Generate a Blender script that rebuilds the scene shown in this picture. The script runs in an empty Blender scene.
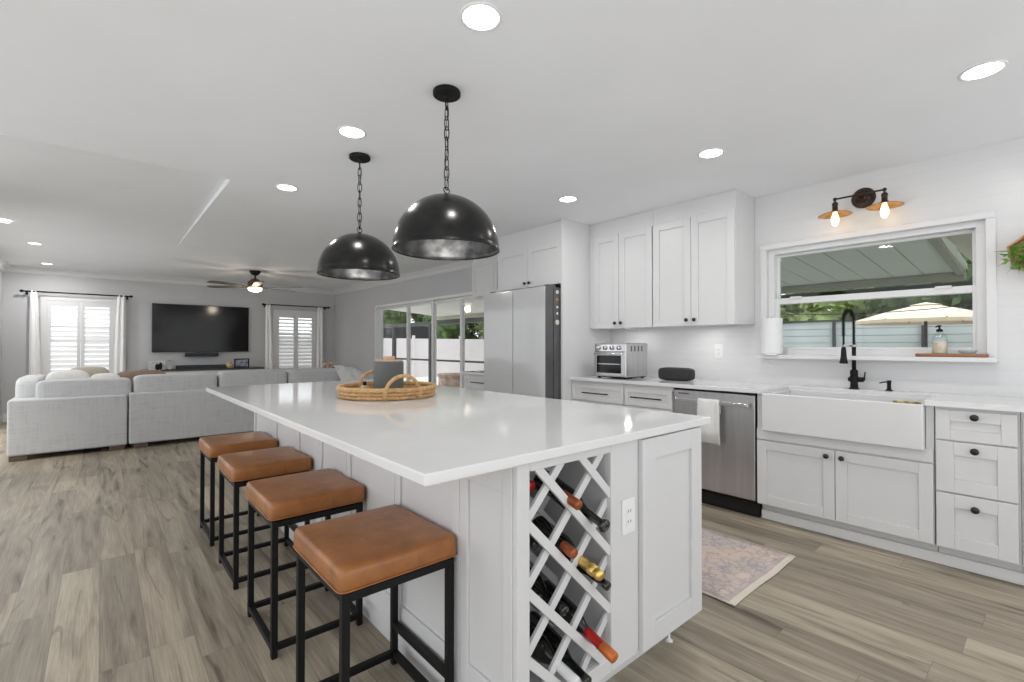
import bpy, bmesh, math, random
from mathutils import Vector, Matrix
random.seed(7)
SC = bpy.context.scene
COL = SC.collection
PI = math.pi
V = Vector

# ------------------------------------------------------------------ camera, world, exposure
cd = bpy.data.cameras.new('camera')
cam = bpy.data.objects.new('camera', cd); COL.objects.link(cam)
cd.sensor_width = 36; cd.lens = 36 * 475 / 1024; cd.clip_start = .05; cd.clip_end = 200
cam.location = (0, 0, 1.214)
cam.rotation_euler = (math.radians(90.6), 0, math.radians(-40.8))
SC.camera = cam
W = bpy.data.worlds.new('overcast_sky'); SC.world = W; W.use_nodes = True
W.node_tree.nodes['Background'].inputs[0].default_value = (.96, .98, 1, 1)
W.node_tree.nodes['Background'].inputs[1].default_value = 1.45
SC.view_settings.view_transform = 'Standard'; SC.view_settings.look = 'None'
SC.view_settings.gamma = 1; SC.view_settings.use_curve_mapping = False
SC.view_settings.exposure = 0.25
LAMP_W = 4.0          # recessed lamps, watts each

sd = bpy.data.lights.new('sun', 'SUN'); sd.energy = 1.7; sd.angle = math.radians(25); sd.color = (1, .97, .92)
so = bpy.data.objects.new('sun', sd); COL.objects.link(so); so.location = (-8, -6, 16)
so.rotation_euler = V((.40, .30, -.87)).to_track_quat('-Z', 'Y').to_euler()

# ------------------------------------------------------------------ materials
def nt(name):
    m = bpy.data.materials.new(name); m.use_nodes = True
    n = m.node_tree; return m, n, n.nodes['Principled BSDF']
def mat(name, c, r=.5, metal=0, spec=None, bump=None, coat=0, emit=None, trans=0, var=None, sheen=0):
    """bump = (scale, strength, (sx,sy,sz)); var = (scale, amount, (sx,sy,sz))"""
    m, n, b = nt(name)
    b.inputs['Base Color'].default_value = (*c, 1); b.inputs['Roughness'].default_value = r
    b.inputs['Metallic'].default_value = metal
    if spec is not None: b.inputs['Specular IOR Level'].default_value = spec
    if coat: b.inputs['Coat Weight'].default_value = coat; b.inputs['Coat Roughness'].default_value = .05
    if trans: b.inputs['Transmission Weight'].default_value = trans
    if sheen: b.inputs['Sheen Weight'].default_value = sheen
    if emit: b.inputs['Emission Color'].default_value = (*emit[0], 1); b.inputs['Emission Strength'].default_value = emit[1]
    tc = n.nodes.new('ShaderNodeTexCoord')
    def noise(sc, st, det=4):
        mp = n.nodes.new('ShaderNodeMapping'); mp.inputs['Scale'].default_value = st
        n.links.new(tc.outputs['Object'], mp.inputs[0])
        t = n.nodes.new('ShaderNodeTexNoise'); t.inputs['Scale'].default_value = sc; t.inputs['Detail'].default_value = det
        n.links.new(mp.outputs[0], t.inputs[0]); return t
    if bump:
        t = noise(bump[0], bump[2] if len(bump) > 2 else (1, 1, 1))
        bp = n.nodes.new('ShaderNodeBump'); bp.inputs['Strength'].default_value = bump[1]; bp.inputs['Distance'].default_value = .01
        n.links.new(t.outputs['Fac'], bp.inputs['Height']); n.links.new(bp.outputs[0], b.inputs['Normal'])
    if var:
        t = noise(var[0], var[2] if len(var) > 2 else (1, 1, 1))
        rp = n.nodes.new('ShaderNodeValToRGB'); a = var[1]
        rp.color_ramp.elements[0].position = .3; rp.color_ramp.elements[1].position = .7
        rp.color_ramp.elements[0].color = (*[max(0, x * (1 - a)) for x in c], 1)
        rp.color_ramp.elements[1].color = (*[min(1, x * (1 + a)) for x in c], 1)
        n.links.new(t.outputs['Fac'], rp.inputs[0]); n.links.new(rp.outputs[0], b.inputs['Base Color'])
    return m

M = {}
M['cab'] = mat('white_cabinet_paint', (.68, .68, .685), .35, var=(3, .012))
M['cab_isl'] = mat('island_paint', (.64, .64, .645), .38, var=(3, .012))
M['quartz'] = mat('white_quartz', (.73, .73, .735), .07, var=(5, .015), spec=.6)
M['sink'] = mat('white_fireclay', (.70, .70, .705), .12, var=(4, .01))
M['ceil'] = mat('ceiling_plaster', (.895, .915, .945), .9, bump=(9, .12), var=(2, .015))
M['grey_wall'] = mat('light_grey_wall_paint', (.56, .565, .58), .8, bump=(60, .05), var=(2, .02))
M['trim'] = mat('white_trim_paint', (.74, .74, .745), .4, var=(3, .01))
M['black'] = mat('black_powder_coat', (.005, .005, .0055), .5, var=(20, .2), spec=.25)
M['black_gloss'] = mat('black_plastic', (.01, .01, .011), .2, var=(10, .1))
M['knob'] = mat('matte_black_knob', (.012, .011, .011), .35, var=(20, .2))
M['steel'] = mat('brushed_stainless', (.60, .60, .61), .30, 1, bump=(60, .03, (60, 1, 1)), var=(30, .06, (1, 1, .05)))
M['steel_l'] = mat('bright_steel', (.68, .68, .69), .2, 1, var=(20, .04))
M['fridge'] = mat('light_grey_glass_door', (.50, .505, .51), .12, var=(2, .01), coat=.5)
M['fridge_side'] = mat('dark_grey_fridge_side', (.12, .12, .125), .35, .4, var=(10, .06))
M['bronze'] = mat('oil_rubbed_bronze', (.05, .032, .025), .4, .7, var=(30, .4))
M['copper'] = mat('aged_copper_shade', (.66, .34, .10), .32, .9, var=(22, .35), bump=(40, .15))
M['wood'] = mat('acacia_wood', (.30, .13, .055), .45, var=(9, .45, (1, .12, 6)))
M['rattan'] = mat('woven_rattan', (.56, .34, .15), .55, bump=(70, .7, (1, 1, 2)), var=(45, .28, (1, 1, 2)))
M['grey_can'] = mat('matte_slate_grey', (.095, .108, .105), .5, var=(8, .1))
M['palewood'] = mat('pale_wood_lid', (.55, .38, .26), .6, var=(10, .1, (1, 6, 1)))
M['shutter'] = mat('shutter_white_paint', (.90, .90, .905), .4, var=(3, .01))
M['shutter_f'] = mat('shutter_frame_paint', (.76, .76, .77), .4, var=(3, .01))
M['curtain'] = mat('sheer_white_curtain', (.92, .92, .93), .9, bump=(150, .15), var=(60, .02), sheen=.2)
M['screen'] = mat('tv_glass', (.006, .006, .007), .12, spec=.3, var=(1, .1))
M['tvb'] = mat('tv_bezel', (.01, .01, .012), .35, var=(9, .1))
M['soundbar'] = mat('soundbar_cloth', (.03, .035, .045), .7, bump=(300, .3), var=(100, .2))
M['emit_w'] = mat('lamp_lens', (.9, .9, .9), .4, emit=((1, .985, .96), 9), var=(3, .01))
M['bulb_w'] = mat('white_bulb', (.9, .9, .9), .4, emit=((1, .97, .9), 2), var=(3, .01))
M['emit_warm'] = mat('warm_bulb_glow', (1, .75, .4), .3, emit=((1, .62, .26), 9), var=(3, .01))
M['fil'] = mat('bulb_filament', (1, .85, .6), .3, emit=((1, .80, .48), 26), var=(3, .01))
M['fan_lens'] = mat('fan_lamp_glass', (1, .95, .85), .3, emit=((1, .86, .66), 5), var=(3, .01))
M['fanblade'] = mat('grey_fan_blade', (.16, .155, .15), .5, var=(14, .2, (1, 1, 1)))
M['fanbody'] = mat('rustic_brown_fan_body', (.16, .09, .05), .5, .3, var=(25, .4))
M['towel'] = mat('white_waffle_cotton', (.80, .80, .79), .95, bump=(160, .6), var=(70, .05), sheen=.3)
M['paper'] = mat('paper_roll', (.84, .84, .85), .95, bump=(120, .15), var=(20, .02))
M['soapliq'] = mat('peach_soap', (.72, .56, .42), .25, var=(3, .03))
M['leaf'] = mat('planter_leaf', (.13, .30, .035), .5, var=(25, .5))
M['leaf2'] = mat('blade_leaf', (.22, .30, .14), .5, var=(25, .3))
M['tan_wood'] = mat('planter_wood', (.48, .27, .13), .55, var=(14, .3, (1, 1, 6)))
M['pillow_b'] = mat('beige_linen', (.48, .43, .36), .9, bump=(150, .3), var=(30, .08))
M['pillow_w'] = mat('white_linen', (.72, .71, .69), .9, bump=(150, .3), var=(30, .05))
M['pillow_t'] = mat('taupe_brown_cloth', (.27, .19, .15), .9, bump=(100, .3), var=(30, .15))
M['throw'] = mat('white_fringed_throw', (.80, .80, .80), .95, bump=(80, .8), var=(40, .05))
M['gold'] = mat('gold_foil', (.75, .52, .16), .3, .9, bump=(60, .4), var=(20, .2))
M['red'] = mat('red_foil', (.42, .012, .015), .35, .3, var=(20, .2))
M['orange'] = mat('orange_brown_foil', (.50, .13, .025), .35, .3, var=(20, .25))
M['copperfoil'] = mat('copper_foil', (.36, .10, .035), .35, .5, var=(20, .25))
M['whitefoil'] = mat('white_foil', (.75, .75, .75), .4, var=(20, .05))
M['bottle'] = mat('dark_bottle_glass', (.008, .011, .008), .06, spec=.8, var=(6, .3))
M['label'] = mat('paper_label', (.70, .67, .60), .7, var=(30, .15))
M['patio'] = mat('concrete_patio', (.66, .64, .61), .85, var=(3, .1), bump=(20, .1))
M['fence_w'] = mat('white_vinyl_fence', (.62, .58, .61), .5, var=(2, .03))
M['fence_g'] = mat('grey_slat_fence', (.40, .45, .46), .5, var=(3, .06))
M['roofp'] = mat('patio_roof_panel', (.70, .70, .66), .5, var=(1.2, .05))
M['roofb'] = mat('beige_roof_panel', (.60, .54, .47), .6, var=(2, .06))
M['gutter'] = mat('tan_gutter', (.36, .34, .28), .5, var=(3, .08))
M['darkbeam'] = mat('dark_aluminium', (.03, .03, .032), .5, var=(3, .2))
M['shed'] = mat('dark_grey_siding', (.03, .03, .034), .7, var=(3, .15))
M['umb'] = mat('cream_canvas', (.74, .63, .50), .85, bump=(200, .1), var=(3, .04))
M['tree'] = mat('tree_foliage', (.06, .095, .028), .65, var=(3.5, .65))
M['tree2'] = mat('bright_green_foliage', (.13, .18, .05), .65, var=(3.5, .5))  # brighter green leaf colour, used on some of the trees
M['bark'] = mat('tree_bark', (.10, .075, .055), .9, bump=(20, .5), var=(9, .3))
M['stone'] = mat('pinkish_stone', (.50, .36, .30), .8, bump=(14, .8), var=(7, .4))
M['alum'] = mat('white_aluminium_frame', (.82, .82, .83), .4, var=(3, .02))
M['plate'] = mat('white_plastic_plate', (.80, .80, .80), .35, var=(3, .01))
M['slot'] = mat('dark_slot', (.03, .03, .03), .6, var=(9, .1))
M['yellow'] = mat('yellow_sponge', (.42, .35, .12), .9, bump=(100, .6), var=(40, .9))
M['photo'] = mat('framed_photo_print', (.30, .33, .40), .4, var=(16, .7))
M['mirrorw'] = mat('pale_print', (.62, .62, .62), .4, var=(20, .3))
M['cream'] = mat('cream_ceramic', (.60, .50, .32), .5, var=(14, .5))
M['console'] = mat('white_console', (.74, .74, .745), .4, var=(3, .01))
M['darkwood'] = mat('dark_console_top', (.06, .055, .055), .4, var=(9, .2))
M['petal'] = mat('dried_flower', (.62, .45, .38), .9, var=(20, .3))
M['sofaleg'] = mat('brown_wood_leg', (.10, .065, .045), .5, var=(9, .2))
M['spkr'] = mat('black_speaker_cloth', (.022, .022, .024), .75, bump=(400, .3), var=(100, .2))

def fabric():
    m, n, b = nt('light_grey_linen')
    tc = n.nodes.new('ShaderNodeTexCoord')
    def stretched(st):
        mp = n.nodes.new('ShaderNodeMapping'); mp.inputs['Scale'].default_value = st
        n.links.new(tc.outputs['Object'], mp.inputs[0])
        t = n.nodes.new('ShaderNodeTexNoise'); t.inputs['Scale'].default_value = 1; t.inputs['Detail'].default_value = 3
        n.links.new(mp.outputs[0], t.inputs[0]); return t.outputs['Fac']
    ad = n.nodes.new('ShaderNodeMath'); n.links.new(stretched((90, 90, 4)), ad.inputs[0]); n.links.new(stretched((7, 7, 90)), ad.inputs[1])
    rp = n.nodes.new('ShaderNodeValToRGB')
    rp.color_ramp.elements[0].position = .7; rp.color_ramp.elements[1].position = 1.0
    rp.color_ramp.elements[0].color = (.46, .465, .47, 1); rp.color_ramp.elements[1].color = (.55, .555, .56, 1)
    n.links.new(ad.outputs[0], rp.inputs[0]); n.links.new(rp.outputs[0], b.inputs['Base Color'])
    bp = n.nodes.new('ShaderNodeBump'); bp.inputs['Strength'].default_value = .25; bp.inputs['Distance'].default_value = .004
    n.links.new(ad.outputs[0], bp.inputs['Height']); n.links.new(bp.outputs[0], b.inputs['Normal'])
    b.inputs['Roughness'].default_value = .95
    return m
M['sofa'] = fabric()

def leather():
    m, n, b = nt('tan_leather')
    tc = n.nodes.new('ShaderNodeTexCoord')
    def ns(sc, det, rough=.5):
        t = n.nodes.new('ShaderNodeTexNoise'); t.inputs['Scale'].default_value = sc; t.inputs['Detail'].default_value = det; t.inputs['Roughness'].default_value = rough
        n.links.new(tc.outputs['Object'], t.inputs[0]); return t
    t = ns(9, 6, .6); rp = n.nodes.new('ShaderNodeValToRGB')
    rp.color_ramp.elements[0].position = .3; rp.color_ramp.elements[1].position = .72
    rp.color_ramp.elements[0].color = (.21, .076, .020, 1); rp.color_ramp.elements[1].color = (.40, .158, .048, 1)
    n.links.new(t.outputs['Fac'], rp.inputs[0]); n.links.new(rp.outputs[0], b.inputs['Base Color'])
    v = n.nodes.new('ShaderNodeTexVoronoi'); v.inputs['Scale'].default_value = 220; n.links.new(tc.outputs['Object'], v.inputs[0])
    bp = n.nodes.new('ShaderNodeBump'); bp.inputs['Strength'].default_value = .12; bp.inputs['Distance'].default_value = .002
    n.links.new(v.outputs['Distance'], bp.inputs['Height'])
    t2 = ns(4, 2); bp2 = n.nodes.new('ShaderNodeBump'); bp2.inputs['Strength'].default_value = .35; bp2.inputs['Distance'].default_value = .02
    n.links.new(t2.outputs['Fac'], bp2.inputs['Height']); n.links.new(bp.outputs[0], bp2.inputs['Normal'])
    n.links.new(bp2.outputs[0], b.inputs['Normal'])
    b.inputs['Roughness'].default_value = .38
    return m
M['leather'] = leather()

def floor_mat():
    m, n, b = nt('oak_vinyl_planks'); L = n.links
    tc = n.nodes.new('ShaderNodeTexCoord'); sp = n.nodes.new('ShaderNodeSeparateXYZ'); L.new(tc.outputs['Object'], sp.inputs[0])
    def mth(op, a, b=None, c=None):
        q = n.nodes.new('ShaderNodeMath'); q.operation = op
        for i, v in enumerate((a, b, c)):
            if v is None: continue
            if isinstance(v, (int, float)): q.inputs[i].default_value = v
            else: L.new(v, q.inputs[i])
        return q.outputs[0]
    PW, PL = .152, 1.22
    xr = mth('DIVIDE', sp.outputs[0], PW); row = mth('FLOOR', xr); fx = mth('FRACT', xr)
    wn = n.nodes.new('ShaderNodeTexWhiteNoise'); wn.noise_dimensions = '1D'; L.new(row, wn.inputs['W'])
    yy = mth('ADD', mth('DIVIDE', sp.outputs[1], PL), mth('MULTIPLY', wn.outputs['Value'], 7)); col = mth('FLOOR', yy); fy = mth('FRACT', yy)
    w2 = n.nodes.new('ShaderNodeTexWhiteNoise'); w2.noise_dimensions = '2D'; cc = n.nodes.new('ShaderNodeCombineXYZ'); L.new(row, cc.inputs[0]); L.new(col, cc.inputs[1]); L.new(cc.outputs[0], w2.inputs['Vector'])
    rnd = w2.outputs['Value']
    ex = mth('MULTIPLY', mth('MINIMUM', fx, mth('SUBTRACT', 1, fx)), PW); ey = mth('MULTIPLY', mth('MINIMUM', fy, mth('SUBTRACT', 1, fy)), PL)
    seam = mth('LESS_THAN', mth('MINIMUM', ex, ey), .0011)
    # per plank random offset pushes the grain
    mul = n.nodes.new('ShaderNodeMath'); mul.operation = 'MULTIPLY'; mul.inputs[1].default_value = 37
    L.new(rnd, mul.inputs[0])
    cx = n.nodes.new('ShaderNodeCombineXYZ'); L.new(mul.outputs[0], cx.inputs[0]); L.new(mul.outputs[0], cx.inputs[1])
    ad = n.nodes.new('ShaderNodeVectorMath'); L.new(tc.outputs['Object'], ad.inputs[0]); L.new(cx.outputs[0], ad.inputs[1])
    def grain(st, sc, det, dist=0):
        g = n.nodes.new('ShaderNodeMapping'); g.inputs['Scale'].default_value = st; L.new(ad.outputs[0], g.inputs[0])
        t = n.nodes.new('ShaderNodeTexNoise'); t.inputs['Scale'].default_value = sc; t.inputs['Detail'].default_value = det
        t.inputs['Distortion'].default_value = dist; L.new(g.outputs[0], t.inputs[0]); return t.outputs['Fac']
    g1 = grain((7, .62, 1), 1.7, 7, 1.3); g2 = grain((95, 2.6, 1), 1.6, 5); 
    r1 = n.nodes.new('ShaderNodeValToRGB'); e = r1.color_ramp.elements
    e[0].position = .30; e[0].color = (.135, .108, .080, 1); e[1].position = .64; e[1].color = (.395, .345, .275, 1)
    k = e.new(.41); k.color = (.285, .243, .190, 1); L.new(g1, r1.inputs[0])
    mx = n.nodes.new('ShaderNodeMixRGB'); mx.blend_type = 'OVERLAY'; mx.inputs[0].default_value = .5
    L.new(r1.outputs[0], mx.inputs[1]); L.new(g2, mx.inputs[2])
    g3 = grain((7, .5, 1), 1.0, 0, .5)
    ln = mth('LESS_THAN', mth('ABSOLUTE', mth('SUBTRACT', g3, .5)), .010)
    gate = mth('GREATER_THAN', grain((3, .8, 1), 1.3, 1), .56)
    crack = mth('MULTIPLY', mth('MULTIPLY', ln, gate), .38)
    mk = n.nodes.new('ShaderNodeMixRGB'); mk.inputs[2].default_value = (.10, .078, .058, 1); L.new(crack, mk.inputs[0]); L.new(mx.outputs[0], mk.inputs[1])
    # plank tone
    pr = n.nodes.new('ShaderNodeValToRGB'); pe = pr.color_ramp.elements
    pe[0].color = (.74, .725, .71, 1); pe[1].color = (1.20, 1.19, 1.15, 1); L.new(rnd, pr.inputs[0])
    m2 = n.nodes.new('ShaderNodeMixRGB'); m2.blend_type = 'MULTIPLY'; m2.inputs[0].default_value = 1
    L.new(mk.outputs[0], m2.inputs[1]); L.new(pr.outputs[0], m2.inputs[2])
    m3 = n.nodes.new('ShaderNodeMixRGB'); m3.inputs[2].default_value = (.13, .105, .085, 1)
    sc = n.nodes.new('ShaderNodeMath'); sc.operation = 'MULTIPLY'; sc.inputs[1].default_value = .6; L.new(seam, sc.inputs[0])
    L.new(sc.outputs[0], m3.inputs[0]); L.new(m2.outputs[0], m3.inputs[1]); L.new(m3.outputs[0], b.inputs['Base Color'])
    bp = n.nodes.new('ShaderNodeBump'); bp.inputs['Strength'].default_value = .12; bp.inputs['Distance'].default_value = .003
    L.new(g2, bp.inputs['Height']); L.new(bp.outputs[0], b.inputs['Normal'])
    b.inputs['Roughness'].default_value = .42; b.inputs['Specular IOR Level'].default_value = .35
    return m
M['floor'] = floor_mat()

def tile_wall():
    """white wall tiles: long horizontal joints, slightly wavy glaze"""
    m, n, b = nt('white_wall_tile'); L = n.links
    tc = n.nodes.new('ShaderNodeTexCoord'); sp = n.nodes.new('ShaderNodeSeparateXYZ'); L.new(tc.outputs['Object'], sp.inputs[0])
    cb = n.nodes.new('ShaderNodeCombineXYZ'); L.new(sp.outputs[1], cb.inputs[0]); L.new(sp.outputs[2], cb.inputs[1])
    br = n.nodes.new('ShaderNodeTexBrick'); br.offset = .5
    for k, v in (('Color1', (.70, .70, .705, 1)), ('Color2', (.71, .71, .715, 1)), ('Mortar', (.655, .655, .655, 1)), ('Scale', 1),
                 ('Mortar Size', .0014), ('Brick Width', 1.9), ('Row Height', .076), ('Mortar Smooth', .3)): br.inputs[k].default_value = v
    L.new(cb.outputs[0], br.inputs[0]); L.new(br.outputs['Color'], b.inputs['Base Color'])
    t = n.nodes.new('ShaderNodeTexNoise'); t.inputs['Scale'].default_value = 3; mpp = n.nodes.new('ShaderNodeMapping'); mpp.inputs['Scale'].default_value = (1, 1, 7); L.new(tc.outputs['Object'], mpp.inputs[0]); L.new(mpp.outputs[0], t.inputs[0])
    bp = n.nodes.new('ShaderNodeBump'); bp.inputs['Strength'].default_value = .25; bp.inputs['Distance'].default_value = .01
    L.new(t.outputs['Fac'], bp.inputs['Height'])
    b2 = n.nodes.new('ShaderNodeBump'); b2.invert = True; b2.inputs['Strength'].default_value = .3; b2.inputs['Distance'].default_value = .002
    L.new(br.outputs['Fac'], b2.inputs['Height']); L.new(bp.outputs[0], b2.inputs['Normal']); L.new(b2.outputs[0], b.inputs['Normal'])
    b.inputs['Roughness'].default_value = .3
    return m
M['tile'] = tile_wall()

def pendant_metal(name, dark, light, r):
    m, n, b = nt(name); L = n.links
    tc = n.nodes.new('ShaderNodeTexCoord'); t = n.nodes.new('ShaderNodeTexNoise')
    t.inputs['Scale'].default_value = 14; t.inputs['Detail'].default_value = 8; L.new(tc.outputs['Object'], t.inputs[0])
    rp = n.nodes.new('ShaderNodeValToRGB'); rp.color_ramp.elements[0].position = .4; rp.color_ramp.elements[1].position = .68
    rp.color_ramp.elements[0].color = (*dark, 1); rp.color_ramp.elements[1].color = (*light, 1)
    L.new(t.outputs['Fac'], rp.inputs[0]); L.new(rp.outputs[0], b.inputs['Base Color'])
    b.inputs['Metallic'].default_value = .75; b.inputs['Roughness'].default_value = r
    return m
M['dome'] = pendant_metal('blackened_steel', (.022, .022, .022), (.038, .037, .036), .25)
M['dome_in'] = pendant_metal('brushed_dark_silver', (.05, .05, .052), (.17, .17, .17), .36)

def glass_mat(name, tint=(1, 1, 1), refl=1.4):
    m = bpy.data.materials.new(name); m.use_nodes = True; n = m.node_tree; n.nodes.clear()
    o = n.nodes.new('ShaderNodeOutputMaterial'); mx = n.nodes.new('ShaderNodeMixShader')
    t = n.nodes.new('ShaderNodeBsdfTransparent'); t.inputs[0].default_value = (*tint, 1)
    g = n.nodes.new('ShaderNodeBsdfGlossy'); g.inputs['Roughness'].default_value = .02
    f = n.nodes.new('ShaderNodeFresnel'); f.inputs[0].default_value = refl
    ge = n.nodes.new('ShaderNodeNewGeometry'); sb = n.nodes.new('ShaderNodeMath'); sb.operation = 'SUBTRACT'; sb.inputs[0].default_value = 1
    mu = n.nodes.new('ShaderNodeMath'); mu.operation = 'MULTIPLY'; n.links.new(ge.outputs['Backfacing'], sb.inputs[1])
    n.links.new(f.outputs[0], mu.inputs[0]); n.links.new(sb.outputs[0], mu.inputs[1])
    n.links.new(mu.outputs[0], mx.inputs[0]); n.links.new(t.outputs[0], mx.inputs[1]); n.links.new(g.outputs[0], mx.inputs[2])
    n.links.new(mx.outputs[0], o.inputs[0]); return m
M['glass'] = glass_mat('window_glass', (.95, .97, .96))
M['glass_t'] = glass_mat('tinted_upper_glass', (.82, .88, .85))
M['clear'] = glass_mat('clear_glass', (.86, .90, .90), 2.1)
M['bulbglass'] = mat('lit_amber_bulb', (1, .8, .5), .2, emit=((1, .74, .40), 3.2), var=(3, .01))

def rug_mat():
    m, n, b = nt('faded_oriental_pile'); L = n.links
    tc = n.nodes.new('ShaderNodeTexCoord')
    v = n.nodes.new('ShaderNodeTexVoronoi'); v.feature = 'DISTANCE_TO_EDGE'; v.inputs['Scale'].default_value = 17; v.inputs['Randomness'].default_value = .75
    nz = n.nodes.new('ShaderNodeTexNoise'); nz.inputs['Scale'].default_value = 9; nz.inputs['Detail'].default_value = 6
    L.new(tc.outputs['Object'], nz.inputs[0])
    mxv = n.nodes.new('ShaderNodeMixRGB'); mxv.inputs[0].default_value = .22; L.new(tc.outputs['Object'], mxv.inputs[1]); L.new(nz.outputs['Color'], mxv.inputs[2])
    L.new(mxv.outputs[0], v.inputs[0])
    r = n.nodes.new('ShaderNodeValToRGB'); e = r.color_ramp.elements
    e[0].position = 0; e[0].color = (.24, .23, .26, 1); e[1].position = .14; e[1].color = (.60, .49, .43, 1)
    L.new(v.outputs['Distance'], r.inputs[0])
    n2 = n.nodes.new('ShaderNodeTexNoise'); n2.inputs['Scale'].default_value = 4; n2.inputs['Detail'].default_value = 8; L.new(tc.outputs['Object'], n2.inputs[0])
    r2 = n.nodes.new('ShaderNodeValToRGB'); e = r2.color_ramp.elements; e[0].position = .44; e[0].color = (.60, .48, .41, 1); e[1].position = .62; e[1].color = (.42, .39, .40, 1)
    L.new(n2.outputs['Fac'], r2.inputs[0])
    mx = n.nodes.new('ShaderNodeMixRGB'); L.new(nz.outputs['Fac'], mx.inputs[0]); L.new(r.outputs[0], mx.inputs[1]); L.new(r2.outputs[0], mx.inputs[2])
    L.new(mx.outputs[0], b.inputs['Base Color']); b.inputs['Roughness'].default_value = .95
    n3 = n.nodes.new('ShaderNodeTexNoise'); n3.inputs['Scale'].default_value = 150; L.new(tc.outputs['Object'], n3.inputs[0])
    bp = n.nodes.new('ShaderNodeBump'); bp.inputs['Strength'].default_value = .4; bp.inputs['Distance'].default_value = .003
    L.new(n3.outputs['Fac'], bp.inputs['Height']); L.new(bp.outputs[0], b.inputs['Normal'])
    return m
M['rug'] = rug_mat()
M['rugband'] = mat('rug_band', (.50, .42, .41), .95, bump=(150, .4), var=(9, .15))
M['rughem'] = mat('cream_rug_hem', (.66, .60, .51), .95, bump=(150, .4), var=(9, .05))

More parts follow.
